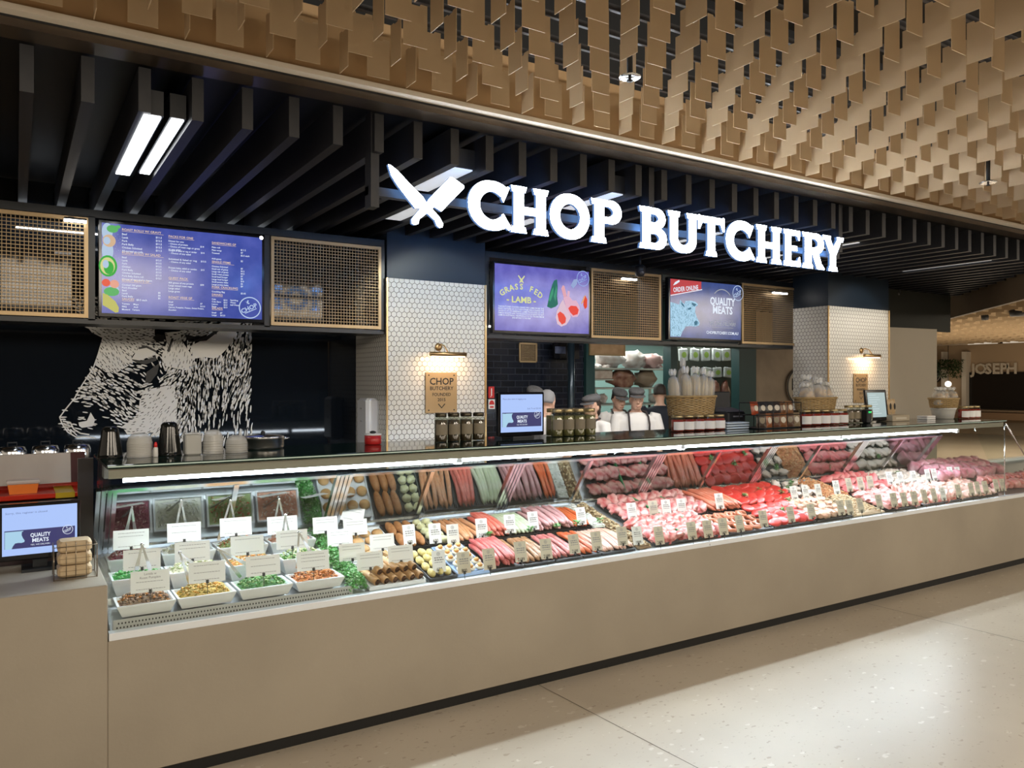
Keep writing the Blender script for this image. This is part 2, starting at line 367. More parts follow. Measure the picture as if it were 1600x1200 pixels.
b = MB(); b.box(6.02, 9.3, 6.0, 6.1, 0, 2.95); struct('wall_cool_room', b, mat('turquoise_wall', (.30, .46, .43), .6))
fr = MB(); fr.box(6.02, 6.16, 4.15, 4.3, 0, 2.95); fr.box(7.46, 7.58, 4.15, 4.3, 0, 2.95); fr.box(8.80, 9.16, 4.15, 4.3, 0, 2.95); fr.box(6.02, 9.16, 4.15, 4.3, 2.22, 2.95); fr.box(6.02, 9.16, 4.15, 4.3, 0, .7)
struct('window_1', fr, mat('teal_frame', (.012, .05, .052), .4), 'dark teal frame of the cool room window')
gb = MB(); gb.box(6.16, 8.80, 4.24, 4.25, .7, 2.22); struct('window_2', gb, GLASS, 'glass of the cool room window')
b = MB(); b.prism([(7.882, 1.35), (8.731, 1.25), (8.74, 1.35), (7.89, 1.45)], 0, 2.30, 'z'); struct('wall_beige_screen', b, mat('beige_wall', (.36, .32, .255), .75), 'plain beige wall panel beside the right tiled column')
b = MB(); b.box(7.563, 9.4, 1.46, 1.5, 2.30, 2.74); struct('wall_dark_return', b, mat('dark_olive', (.02, .022, .018), .7))
# ------------------------------------------------------------------ counter
ct = thing('counter', 'long grey-beige concrete counter base with black kickboard under the glass display', 'counter', (.32, 0, 0))
ct.location = (0, 0, 0)
b = MB(); b.bbox(.32, 11.5, 0, .85, .062, .634, .003); b.build('base', CONC, ct)
b = MB(); b.bbox(-2.2, .3195, 0, .62, .062, .868, .003); tag(b.build('end_counter', CONC), 'raised beige concrete counter end at the left edge, beside the glass case', 'counter')
b = MB(); b.box(.32, 11.5, .03, .8, 0, .062); b.build('kickboard', mat('kickboard_black', (.006, .006, .006), .6), ct)
b = MB(); b.box(-2.2, .318, .03, .6, 0, .0615); b.build('kickboard_end', MATS['kickboard_black']).parent = bpy.data.objects['end_counter']
b = MB(); b.bbox(.30, 6.5, .87, 1.12, .02, .9, .01); tag(b.build('service_bench', mat('bench_steel', (.35, .34, .33), .4, .7)), 'low steel service bench behind the display case', 'bench')
# ------------------------------------------------------------------ display case
cs = thing('display_case', 'long glass butcher display case with lit fascia and sloping mirrored rear doors', 'display case', (0, 0, 0))
FR = mat('white_case_frame', (.80, .85, .90), .3)
b = MB(); b.box(.325, 11.4, .004, .05, .634, .664); b.box(.325, 11.4, .75, .84, .634, .86); b.build('frame', FR, cs)
b = MB(); b.prism([(.05, .640), (.75, .640), (.75, zd(.75)-.012), (.05, .655)], .335, 11.4, 'x'); b.build('deck', mat('deck_steel', (.55, .57, .58), .35, .6), cs)
x_seams = [.325, 3.03, 5.32, 7.63]
for a_, b2 in zip(x_seams[:-1], x_seams[1:]):
    b = MB(); b.box(a_+.002, b2-.002, .012, .022, .652, 1.335); b.build('front_glass', GLASS, cs)
b = MB(); b.prism([(.022, .652), (.75, .86), (.52, 1.335), (.022, 1.335)], .325, .333, 'x'); b.build('end_glass', GLASS, cs)
b = MB(); b.prism([(.012, .652), (.022, .652), (.30, 1.30), (.29, 1.30)], 7.632, 11.3, 'x'); b.build('sloping_glass', GLASS, cs)
b = MB(); b.tube([(7.64, .02, 1.335), (7.64, .02, .66)], .004); b.tube([(7.64, .012, 1.33), (8.1, .012, .93)], .006); b.build('end_brace', CHROME, cs)
b = MB(); b.bbox(.315, 7.63, 0, .62, 1.343, 1.36, .003); b.build('top_shelf', mat('dark_green_glass', (.006, .022, .018), .05, spec=.8), cs)
b = MB(); b.box(.32, 7.63, -.004, 0, 1.350, 1.356); b.build('top_edge', mat('edge_glass', (.55, .7, .66), .15), cs)
b = MB(); b.box(.325, 7.63, .026, .034, 1.300, 1.342); b.build('fascia', mat('taupe_fascia', (.36, .34, .29), .3, .3), cs)
b = MB(); b.box(.34, 7.6, .395, .50, 1.262, 1.343); b.build('light_housing', mat('housing_silver', (.62, .64, .66), .3, .3), cs)
LED = mat('case_led', (1, 1, 1), .4, emit=(.80, .90, 1.0), es=25)
for a_, b2 in ((.42, 2.16), (2.2, 3.95), (3.99, 5.75), (5.79, 7.55)):
    b = MB(); b.tube([(a_, .42, 1.246), (b2, .42, 1.244)], .0085, 10); b.build('led_tube', LED, cs)
    b = MB(); b.tube([(a_, .398, 1.258), (b2, .398, 1.258)], .0045, 6); b.build('led_strip', LED, cs)
    b = MB(); b.box(b2, b2+.04, .40, .44, 1.225, 1.262); b.build('tube_bracket', WHITE, cs)
# rear doors
MIR = glass('mirrored_door', (.55, .60, .58), .50, .012, (.66, .67, .66))
RM = Matrix.Translation((0, .75, .865)) @ Matrix.Rotation(math.atan2(.25, .34), 4, 'X')   # leans towards the viewer
L_ = math.hypot(.25, .34)
b = MB(); b.box(.35, 7.45, -.012, .012, 0, .022, RM); b.box(.35, 7.45, -.012, .012, L_-.02, L_, RM); b.build('door_rail', CHROME, cs)
wide = [.36, 1.52, 2.66, 3.86, 5.06, 6.26, 7.42]; thin = [.95, 2.06, 3.24, 4.46, 5.66, 6.84]
for xx in wide:
    b = MB(); 
    for k, dx in enumerate((-.035, -.012, .012, .035)): b.box(xx+dx-.009, xx+dx+.009, -.018, .005+.004*(k % 2), .0, L_, RM)
    b.build('door_post', CHROME, cs)
for xx in thin:
    b = MB(); b.box(xx-.012, xx+.012, -.015, .01, .02, L_-.02, RM); b.build('door_stile', CHROME, cs)
allx = sorted(wide+thin)
for a_, b2 in zip(allx[:-1], allx[1:]):
    b = MB(); b.box(a_+.012, b2-.012, -.003, .003, .022, L_-.02, RM); b.build('door_glass', MIR, cs)
b = MB(); b.box(.345, 1.40, .062, .072, .655, .70)
b.build('perforated_riser', mat('riser_grey', (.45, .45, .43), .5), cs)
ph = MB()
for r in range(2):
    for k in range(78): disc(ph, .36+k*.0132+(r % 2)*.006, .667+r*.018, .0032, .0045, -.0612, n=8)
ph.build('perforations', INK, cs)
# ------------------------------------------------------------------ hanging ceiling plates
ZP = 2.98
def visible(p, m=40):
    y = p[1]+CD; zc = p[0]*math.sin(YAW)+y*math.cos(YAW)
    if zc < .4: return None
    a = p[0]*math.cos(YAW)-y*math.sin(YAW); px = 800+FP*a/zc; py = 598-FP*(p[2]-CH)/zc
    if -m < px < 1600+m and -m-60 < py < 1200: return zc
    return None
PLATE = mat('gold_plate', (.69, .53, .345), .48, 0, (.66, .50, .32), 5)
def plate_mb(mb, M=None):   # a notched hanging plate 0.1 wide
    w_, h_, t_ = .05, .165, .0015
    P = [(-w_, 0), (w_, 0), (w_, h_), (.022, h_), (.018, h_-.008), (-.018, h_-.008), (-.022, h_), (-w_, h_)]
    n = len(P); vs = [Vector((u, -t_, v)) for u, v in P]+[Vector((u, t_, v)) for u, v in P]
    if M: vs = [M @ p for p in vs]
    mb.add(vs, [tuple(range(n)), tuple(range(2*n-1, n-1, -1))]+[(i, i+n, (i+1) % n+n, (i+1) % n) for i in range(n)])
plm = MB(); plate_mb(plm); plme = plm.mesh('ceiling_plate', PLATE)
slots = []
for r in range(0, 17):
    yx = -.535-.18*r; yy = -.54-.18*r
    for i in range(-12, 44):
        for kind in (0, 1):
            if kind == 0: p = Vector((.685+.30*i+(.15 if r % 2 else 0), yx, ZP)); rz = 0
            else: p = Vector((.533+.30*i+(.15 if r % 2 else 0), yy, ZP)); rz = PI/2
            zc = visible(p)
            if zc: slots.append((zc, r, kind, p, rz))
            elif visible(p, 420): slots.append((visible(p, 420)+1000, r, kind, p, rz))
slots.sort(key=lambda q: q[0])
rown = ['first', 'second', 'third', 'fourth', 'fifth', 'sixth', 'seventh', 'eighth', 'ninth', 'tenth', 'eleventh', 'twelfth', 'thirteenth', 'fourteenth', 'fifteenth', 'sixteenth', 'seventeenth']
rest = MB()
near = sorted(slots[:296], key=lambda q: (q[1], q[2], q[3].x)); cnt = {}
for (zc, r, kind, p, rz) in slots[296:]: plate_mb(rest, Matrix.Translation(p) @ Matrix.Rotation(rz, 4, 'Z'))
for (zc, r, kind, p, rz) in near:
    k = cnt[(r, kind)] = cnt.get((r, kind), 0)+1
    o = put('ceiling_plate', plme, None, p, (0, 0, rz)); nm_ = 'flat to' if kind == 0 else 'edge-on to'
    tag(o, 'gold plate %s the shopfront, %s from the left in the %s row out' % (nm_, nth(k), nth(r+1)), 'ceiling plate', 'gold ceiling plates hanging %s the shopfront' % nm_)
tag(rest.build('far_ceiling_plates', PLATE), 'mass of small gold hanging ceiling plates far along the shopfront', 'ceiling plates', kind='stuff')
far = MB()
def dpl(x, y): return (Vector((x, y))-P0).dot(Vector((dd.y, -dd.x)))   # >0 on the concourse side of the brown fascia
def simple(mb, M):
    vs = [M @ Vector((u, 0, v)) for u, v in ((-.13, 0), (.13, 0), (.13, .16), (-.13, .16))]; t = M.to_3x3() @ Vector((0, .002, 0))
    mb.add([v-t for v in vs]+[v+t for v in vs], [(0, 1, 2, 3), (7, 6, 5, 4), (0, 4, 5, 1), (1, 5, 6, 2), (3, 7, 4, 0)])
for r in range(0, 42):
    y = -.30+.40*r
    for i in range(0, 60):
        for kind in (0, 1):
            x = 8.2+.72*i+(.36 if r % 2 else 0)+(0 if kind == 0 else -.30)
            if dpl(x, y) < .15 or x > 26.8: continue
            p = Vector((x, y, ZP)); zc = visible(p, 10)
            if zc and zc < 34: simple(far, Matrix.Translation(p) @ Matrix.Rotation(0 if kind == 0 else PI/2, 4, 'Z'))
tag(far.build('concourse_ceiling_plates', PLATE), 'fine pattern of pale ceiling plates beyond the brown bulkhead at right', 'ceiling plates', kind='stuff')
rl = MB(); rg = mat('rail_grey', (.10, .10, .11), .4, .5)
for r in range(0, 16):
    rl.box(-3, 13, -.62-.18*r-.008, -.62-.18*r+.008, 3.20, 3.225)
struct('trim_7', rl, rg, 'thin suspension rails above the ceiling plates')
def disc_fitting(px, py, z, label, r=.045):
    p = atz(px, py, z); t = thing('ceiling_sprinkler', label, 'sprinkler', p)
    b = MB(); b.lathe([(0, .012), (r*.4, .012), (r, 0), (r*.96, -.004), (r*.3, .002), (0, .002)], n=24); b.build('cover_disc', CHROME, t)
    b = MB(); b.lathe([(.006, .008), (.006, -.014), (.012, -.016), (.012, -.02), (0, -.02)], n=10); b.tube([(0, 0, .01), (0, 0, .3)], .012); b.build('nozzle', BLACK, t)
disc_fitting(984, 120, 2.93, 'round chrome sprinkler disc hanging below the gold plates above the sign')
disc_fitting(1544, 285, 2.93, 'dark round sprinkler disc among the gold plates at upper right', .05)
# ------------------------------------------------------------------ illuminated sign
SY = -.30
SIGN = mat('sign_white', (1, 1, 1), .4, emit=(.86, .94, 1.0), es=17)
SIDE = mat('sign_return', (.10, .16, .30), .4, emit=(.12, .26, .60), es=.7)
SBACK = mat('sign_halo', (.7, .8, .9), .4, emit=(.25, .50, 1.0), es=7)
sg = thing('shop_sign', 'large glowing white sign reading CHOP BUTCHERY hung from the slatted ceiling', 'shop sign', (0, 0, 0))
def slab(mb, P, z0=SY, th=.018):   # front face in slot 0, sides in slot 1; P in world x,z
    n = len(P); mb.cur = 0; mb.add([(u, z0, v) for u, v in P], [tuple(range(n))])
    mb.cur = 1; mb.add([(u, z0, v) for u, v in P]+[(u, z0+th, v) for u, v in P], [(i, (i+1) % n, (i+1) % n+n, i+n) for i in range(n)]); mb.cur = 2; mb.add([(u, z0+th, v) for u, v in P], [tuple(range(n-1, -1, -1))]); mb.cur = 0
ZB, ZT = 2.456, 2.690; HH = ZT-ZB
def stroke(mb, pts, ws):
    Lp, Rp = [], []; m = len(pts)
    for i, p in enumerate(pts):
        a_ = Vector(pts[max(i-1, 0)]); b_ = Vector(pts[min(i+1, m-1)]); d_ = (b_-a_).normalized(); nrm = Vector((-d_.y, d_.x)); q = Vector(p); wd = ws[i] if hasattr(ws, '__len__') else ws
        Lp.append(q+nrm*wd/2); Rp.append(q-nrm*wd/2)
    for i in range(m-1): slab(mb, [tuple(Rp[i]), tuple(Rp[i+1]), tuple(Lp[i+1]), tuple(Lp[i])])
def letter(ch, X0, X1):
    mb = MB(); W = X1-X0
    def U(u): return X0+u*W
    def V(v): return ZB+v*HH
    def R_(u0, u1, v0, v1): slab(mb, [(U(u0), V(v0)), (U(u1), V(v0)), (U(u1), V(v1)), (U(u0), V(v1))])
    def serif(u0, u1, v, up):  # small bracketed serif
        h = .075*up; e = .035
        slab(mb, [(U(u0-e), V(v)), (U(u1+e), V(v)), (U(u1+e*.6), V(v+h*.7)), (U(u1), V(v+h*1.7)), (U(u0), V(v+h*1.7)), (U(u0-e*.6), V(v+h*.7))][::(1 if up > 0 else -1)])
    def arc(cx, cy, rx, ry, a0, a1, w0, w1=None, n=18):
        pts, ws = [], []
        for i in range(n+1):
            t = a0+(a1-a0)*i/n; pts.append((U(cx)+math.cos(t)*rx*W, V(cy)+math.sin(t)*ry*HH))
            k = abs(math.cos(t)); ws.append(W*(w0*k+(w1 or w0)*(1-k)))
        stroke(mb, pts, ws)
    if ch == 'C':
        arc(.53, .5, .42, .41, math.radians(52), math.radians(308), .27, .21, 26)
        slab(mb, [(U(.72), V(.86)), (U(.76), V(.66)), (U(.80), V(.60)), (U(.95), V(.93)), (U(.90), V(.95)), (U(.80), V(.90))])
        slab(mb, [(U(.72), V(.14)), (U(.93), V(.02)), (U(1.0), V(.06)), (U(.80), V(.36)), (U(.76), V(.34))])
    elif ch == 'O': arc(.5, .5, .385, .40, 0, 2*PI, .25, .20, 30)
    elif ch == 'H':
        for u in (.10, .66): R_(u, u+.25, 0, 1); serif(u-.04, u+.29, 0, 1); serif(u-.04, u+.29, 1, -1)
        R_(.3, .7, .40, .57)
    elif ch in 'PBR':
        R_(.13, .42, 0, 1); serif(.06, .46, 0, 1); serif(.06, .42, 1, -1)
        top = dict(P=.73, B=.745, R=.72)[ch]; ry = dict(P=.195, B=.175, R=.20)[ch]; rx = .34
        R_(.3, .60, top+ry-.075, top+ry+.075); R_(.3, .60, top-ry-.075, top-ry+.075)
        arc(.56, top, .27, ry, -PI/2, PI/2, .26, .16, 14)
        if ch == 'B':
            R_(.3, .60, 0, .15); R_(.3, .60, .37, .50); arc(.58, .265, .29, .19, -PI/2, PI/2, .27, .16, 14)
        if ch == 'R': slab(mb, [(U(.42), V(.50)), (U(.72), V(.48)), (U(.86), V(.16)), (U(1.0), V(.03)), (U(.98), V(0)), (U(.66), V(0)), (U(.60), V(.12))])
    elif ch == 'U':
        for u in (.06, .68): R_(u, u+.26, .30, 1); serif(u-.04, u+.30, 1, -1)
        arc(.5, .32, .31, .23, PI, 2*PI, .26, .18, 16)
    elif ch == 'T':
        R_(.36, .64, 0, 1); serif(.32, .68, 0, 1); R_(.03, .97, .83, 1)
        slab(mb, [(U(0), V(.66)), (U(.07), V(.66)), (U(.16), V(.84)), (U(.05), V(1.03)), (U(0), V(1.0))]); slab(mb, [(U(1), V(.66)), (U(1), V(1.0)), (U(.95), V(1.03)), (U(.84), V(.84)), (U(.93), V(.66))])
    elif ch == 'E':
        R_(.12, .46, 0, 1); serif(.06, .46, 0, 1); serif(.06, .46, 1, -1); R_(.4, .92, 0, .15); R_(.4, .92, .85, 1); R_(.4, .80, .43, .57)
        slab(mb, [(U(.78), V(.12)), (U(.92), V(0)), (U(1), V(.02)), (U(.97), V(.27)), (U(.91), V(.27))]); slab(mb, [(U(.78), V(.88)), (U(.88), V(.73)), (U(.94), V(.73)), (U(.97), V(1)), (U(.9), V(1))])
    elif ch == 'Y':
        R_(.36, .64, 0, .46); serif(.32, .68, 0, 1)
        slab(mb, [(U(.36), V(.46)), (U(.64), V(.46)), (U(.64), V(.50)), (U(.34), V(.96)), (U(.08), V(.96))]); slab(mb, [(U(.36), V(.46)), (U(.64), V(.46)), (U(.93), V(.96)), (U(.72), V(.96)), (U(.44), V(.60))])
        serif(.04, .36, 1, -1); serif(.70, .97, 1, -1)
    o = mb.build('letter', [SIGN, SIDE, SBACK], sg); o['label'] = 'glowing white letter ' + ch
for ch, a_, b_ in (('C', 1.853, 2.098), ('H', 2.086, 2.326), ('O', 2.333, 2.588), ('P', 2.594, 2.822), ('B', 2.936, 3.148), ('U', 3.160, 3.400), ('T', 3.400, 3.622), ('C', 3.640, 3.895), ('H', 3.898, 4.150), ('E', 4.160, 4.335), ('R', 4.345, 4.585), ('Y', 4.560, 4.79)):
    letter(ch, a_, b_)
def sp(u, v): p = aty(600+u/4.444, 240+v/4.444, SY); return (p.x, p.z)
for nm, lbl, P, Hd in (('knife', 'glowing chef knife emblem', [(28, 75), (45, 78), (95, 118), (175, 205), (270, 300), (295, 340), (252, 380), (215, 378), (150, 295), (90, 215), (50, 150)], [(295, 335), (335, 385), (385, 440), (412, 490), (405, 512), (385, 515), (368, 500), (352, 462), (300, 415), (258, 372)]),
                       ('cleaver', 'glowing cleaver emblem', [(460, 163), (478, 166), (555, 222), (556, 240), (398, 402), (368, 382), (300, 335), (310, 318)], [(345, 372), (290, 420), (245, 455), (238, 488), (215, 496), (193, 485), (192, 455), (250, 385), (305, 335)])):
    mb = MB()
    for Q in (P, Hd): slab(mb, [sp(u, v) for u, v in Q][::-1])
    o = mb.build(nm, [SIGN, SIDE, SBACK], sg); o['label'] = lbl
b = MB()
b.box(1.36, 4.83, -.24, -.20, 2.56, 2.60)
for xx in (1.38, 3.06, 4.80): b.box(xx-.02, xx+.02, -.27, -.20, 2.50 if xx < 2 else 2.6, 2.93)
b.build('support_frame', BAF, sg)
# ------------------------------------------------------------------ bulkheads with screens and mesh panels
BY = 1.49
def bulkhead(x0, x1, label, posts):
    t = thing('screen_bulkhead', label, 'bulkhead', (0, 0, 0))
    b = MB(); b.box(x0, x1, BY+.016, BY+.30, 2.04, 2.068); b.box(x0, x1, BY+.016, BY+.30, 2.655, 2.70)
    for p in posts: b.box(p-.018, p+.018, BY+.016, BY+.30, 2.06, 2.66)
    b.build('frame', mat('frame_black', (.010, .013, .017), .35), t); return t
bulkhead(-2.2, 2.185, 'black overhead bulkhead frame left of the hexagon tiled column', [-.9, .37, 1.372, 2.168])
bulkhead(3.005, 6.66, 'black overhead bulkhead frame between the two tiled columns', [3.022, 3.988, 4.80, 5.803, 6.643])
MG = mat('mesh_brass', (.34, .24, .13), .4, .6)
def mesh_panel(x0, x1, label):
    t = thing('mesh_panel', label, 'mesh panel', (x0, BY-.004, 2.072)); W, Hh = x1-x0, .575
    b = MB()
    for a in ((0, W, 0, .02), (0, W, Hh-.02, Hh), (0, .02, .02, Hh-.02), (W-.02, W, .02, Hh-.02)): b.box(a[0], a[1], 0, .018, a[2], a[3])
    b.build('border', mat('brass_frame', (.42, .30, .16), .35, .5), t)
    b = MB(); n = int(W/.0205)
    for i in range(1, n): b.box(i*W/n-.0016, i*W/n+.0016, .008, .011, .02, Hh-.02)
    for i in range(1, 28): b.box(.02, W-.02, .004, .008, i*Hh/28-.002, i*Hh/28+.002)
    b.build('wire_grid', MG, t); return t
mesh_panel(-1.0, .352, 'brass wire mesh panel at the far left edge')
mesh_panel(1.392, 2.152, 'brass wire mesh panel between the menu screen and the tiled column')
mesh_panel(4.008, 4.782, 'brass wire mesh panel right of the purple lamb screen')
mesh_panel(5.818, 6.625, 'brass wire mesh panel right of the order online screen')
LEDW = mat('lamp_white', (1, 1, 1), .4, emit=(1, .96, .9), es=14)
for px0, px1, py, l in ((100, 135, 343, 'short lit lamp bar at the top of the leftmost mesh panel'), (972, 994, 435, 'short lit lamp bar at the top of the mesh panel beside the lamb screen'), (1208, 1229, 457, 'short lit lamp bar at the top of the rightmost mesh panel')):
    a_, b_ = aty(px0, py, BY-.05), aty(px1, py, BY-.05)
    t = thing('lamp_bar', l, 'lamp', a_); b = MB(); b.box(0, b_.x-a_.x, -.012, .012, -.008, .004); b.build('tube', LEDW, t)
    b = MB(); b.box(0, b_.x-a_.x, -.014, .014, .004, .014); b.box(.02, .05, .0, .046, .008, .02); b.build('bracket', BLACK, t)
a_ = aty(408, 372, BY-.03); b = MB(); b.blob((0, 0, 0), .012); tag(b.build('indicator_lamp', LEDW, None, a_), 'tiny bright round lamp at the top right corner of the menu screen', 'lamp')
a_ = aty(765, 510, BY-.03); b = MB(); b.blob((0, 0, 0), .008); tag(b.build('indicator_lamp', LEDW, None, a_), 'tiny bright round lamp at the lower left corner of the lamb screen', 'lamp')
BEZ = mat('gloss_black', (.008, .008, .01), .12)
def scr_mat(name, c1, c2, e=1.0):
    m = bpy.data.materials.new(name); m.use_nodes = True; N = m.node_tree.nodes; L = m.node_tree.links; b = N['Principled BSDF']; b.inputs['Base Color'].default_value = (.01, .01, .01, 1); b.inputs['Roughness'].default_value = .15
    tc = N.new('ShaderNodeTexCoord'); nz = N.new('ShaderNodeTexNoise'); nz.inputs['Scale'].default_value = 7; nz.inputs['Detail'].default_value = 8; L.new(tc.outputs['Object'], nz.inputs['Vector'])
    rp = N.new('ShaderNodeValToRGB'); rp.color_ramp.elements[0].position = .32; rp.color_ramp.elements[1].position = .7; rp.color_ramp.elements[0].color = (*c1, 1); rp.color_ramp.elements[1].color = (*c2, 1)
    L.new(nz.outputs[0], rp.inputs[0]); L.new(rp.outputs[0], b.inputs['Emission Color']); b.inputs['Emission Strength'].default_value = e; return m
def E_(name, c, e=1.0): return mat('screen_'+name, (.01, .01, .01), .5, emit=c, es=e)
EW, EG, EK = E_('white', (.80, .88, 1), .95), E_('gold', (.80, .60, .42)), E_('ice', (.38, .62, .80))
def screen(label, x0, x1, z0, z1, bgm, name='display_screen'):
    t = thing(name, label, 'screen', (x0, BY-.03, z0)); W, Hh = x1-x0, z1-z0
    b = MB(); b.bbox(-.017, W+.017, -.004, .045, -.022, Hh+.016, .003); b.build('bezel', BEZ, t)
    b = MB(); b.box(0, W, -.006, -.004, 0, Hh); b.build('display', bgm, t); return t, W, Hh
BLUE = scr_mat('menu_blue', (.025, .05, .30), (.075, .10, .42))
t, W, Hh = screen('wide blue menu screen with three columns of white writing and vegetables down its left side', .418, 1.325, 2.102, 2.622, BLUE)
tx, hd = MB(), MB(); D_ = .0065
def col(u, v, heading, lines, pu=None, prices=None, hw=None, s=.0165, ls=.0205):
    add_text(hd, heading, u, v, .0185, D_, .01); rect(hd, u, u+(hw or .0112*len(heading)), v-.0055, v-.004, D_)
    for i, l in enumerate(lines):
        add_text(tx, l, u, v-.026-i*ls, s, D_, .012)
        if prices and i < len(prices) and prices[i]: add_text(tx, prices[i], pu, v-.026-i*ls-.002, s, D_, .012)
col(.104, .485, 'ROAST ROLLS W/ GRAVY', ['Beef', 'Lamb', 'Pork', 'Pork Belly', 'Chicken Schnitzel', 'All served on rolls'], .285, ['$11.5', '$12.5', '$11.5', '$12.5', '$11.5'], s=.0150, ls=.0195)
col(.104, .350, 'ROAST ROLLS W/ SALAD', ['Beef', 'Lamb', 'Pork', 'Chicken', 'Pork Belly', 'Chicken Schnitzel', 'Pork Belly Extra roll', 'Choice of any salad in house'], .285, ['$12.5', '$13.5', '$12.5', '$12.5', '$13.5', '$11.5', '$13.5'], s=.0140, ls=.0180)
col(.104, .190, 'ROAST MEATS GF', ['Cooked 100 gram', 'Pork Shoulder', 'Beef', 'Lamb', 'Pork Belly'], .297, ['', '', '$5', '$6', '$5'], s=.0140, ls=.0165)
col(.104, .080, 'SAUCES', ['Tomato     Mayo', 'BBQ          Aioli', 'Mustard   Tartare'], s=.0130, ls=.0165, hw=.065); add_text(tx, '$0.5 each', .18, .080, .0150, D_, .012)
col(.355, .470, 'PACKS FOR ONE', ['Dinner for one', '- Choice of protein', '- Choice of roast vege or gravy', 'or any salad'], .535, ['', '$14'], s=.0140, ls=.0165)
for v_, a1_, p_ in ((.388, 'Lasagne & Salad or veg or similar', '$14'), (.336, 'Schnitzel & Salad or veg', '$13.5'), (.284, 'Protein bake, salad or combo', '$15')):
    add_text(tx, a1_, .355, v_, .0140, D_, .012, fit=.16); add_text(tx, '- Choice of any salad', .360, v_-.0165, .0140, D_, .012, fit=.12); add_text(tx, p_, .538, v_, .0140, D_, .012)
col(.355, .220, 'QUEST PACK', ['450 grams of any protein', 'Large mixed roast vege', 'Large salad', 'Large gravy'], .535, ['$30'], s=.0140, ls=.0170)
col(.355, .105, 'ROAST VEGE GF', ['Small', 'Large', 'Carrot, Pumpkin, Potato, Sweet Potato,', 'Zucchini'], .535, ['$7', '$12.5'], s=.0125, ls=.0160)
col(.602, .455, 'SANDWICHES GF', ['Plain roll', 'Plain wrap', 'Toasted', '', 'Add gravy'], .775, ['$11.5', '$7', '$2.5 each', '', '$2'], s=.0140, ls=.0175)
col(.602, .338, 'SINGLE ITEMS', ['Chicken Schnitzel', 'Small tub of gravy', 'Large tub of gravy', 'Small roast potato', 'Small beef burger', 'Large beef burger', 'Small potato bake', 'Large potato bake'], .775, ['$5', '$2.5', '$4.5', '$7', '$6', '$10', '$5', '$9'], s=.0135, ls=.0160)
col(.602, .182, 'PORK CRACKLING', ['Crackling Bag'], .775, ['$5.00'], s=.0140)
col(.602, .135, 'DRINKS', ['Cola', 'Cola Zero', 'Lemon', 'Fanta'], .672, ['$3.5']*4, s=.0130, ls=.0150, hw=.065)
for k_, q_ in enumerate(('Sparkling', 'Water', 'Still Water')): add_text(tx, q_, .712, .109-.015*k_, .0130, D_, .012)
col(.602, .052, 'SALADS', ['Small      $7', 'Large      $12.5'], s=.0130, ls=.0150, hw=.065)
tx.build('menu_writing', EW, t); hd.build('menu_headings', EG, t)
def logo(mb, cx, cy, r, d, rot=.45):
    ring(mb, cx, cy, r, r*.10, d); add_text(mb, 'CHOP', cx, cy-r*.25, r*.62, d, .02, 'CENTER', rot=rot)
    for a in (.9, -.9):
        c_, s_ = math.cos(a+rot), math.sin(a+rot); x_, y_ = cx-math.sin(rot)*r*.58, cy+math.cos(rot)*r*.58
        poly(mb, [(x_-c_*r*.22, y_-s_*r*.22), (x_+c_*r*.22+s_*.1*r, y_+s_*r*.22-c_*.1*r), (x_+c_*r*.22-s_*.05*r, y_+s_*r*.22+c_*.05*r)], d)
    poly(mb, [(cx-r*.5, cy-r*.55), (cx+r*.68, cy-r*.02), (cx+r*.66, cy-r*.10), (cx-r*.48, cy-r*.63)], d)
b = MB(); logo(b, .832, .072, .062, D_); b.build('round_badge', E_('pale', (.45, .58, .80)), t)
vg = [(MB(), E_('leaf', (.10, .42, .12))), (MB(), E_('foam', (.42, .55, .72))), (MB(), E_('onion', (.62, .42, .26))), (MB(), E_('pepper', (.03, .38, .04))), (MB(), E_('tomato', (.75, .10, .05))), (MB(), E_('salmon', (.75, .35, .25))), (MB(), E_('melon', (.50, .48, .12))), (MB(), E_('skin', (.62, .62, .25)))]
disc(vg[1][0], .028, .47, .028, .05, D_); disc(vg[0][0], .055, .488, .03, .022, D_+.0002); disc(vg[0][0], .085, .503, .012, .010, D_+.0002)
disc(vg[1][0], .03, .36, .03, .06, D_); disc(vg[2][0], .038, .418, .034, .036, D_+.0003); disc(vg[1][0], .026, .418, .018, .022, D_+.0005)
disc(vg[3][0], .032, .272, .048, .062, D_+.0003); disc(vg[7][0], .030, .272, .038, .05, D_+.0004); disc(vg[3][0], .036, .262, .026, .038, D_+.0005); disc(vg[1][0], .02, .282, .016, .024, D_+.0006)
disc(vg[4][0], .022, .175, .022, .022, D_+.0003); disc(vg[5][0], .065, .170, .024, .024, D_+.0003); disc(vg[0][0], .05, .125, .04, .026, D_+.0002); disc(vg[1][0], .06, .14, .03, .02, D_)
poly(vg[6][0], [(.004, .115), (.03, .105), (.07, .07), (.088, .035), (.086, .008), (.07, .004), (.03, .03), (.004, .045)], D_+.0003)
random.seed(3)
for k in range(90): uu, vv = random.uniform(.05, .115), random.uniform(.10, .46); disc(vg[1][0], uu, vv, .0012, .0012, D_, n=5)
for m_, mm in vg: m_.build('vegetable_picture', mm, t)
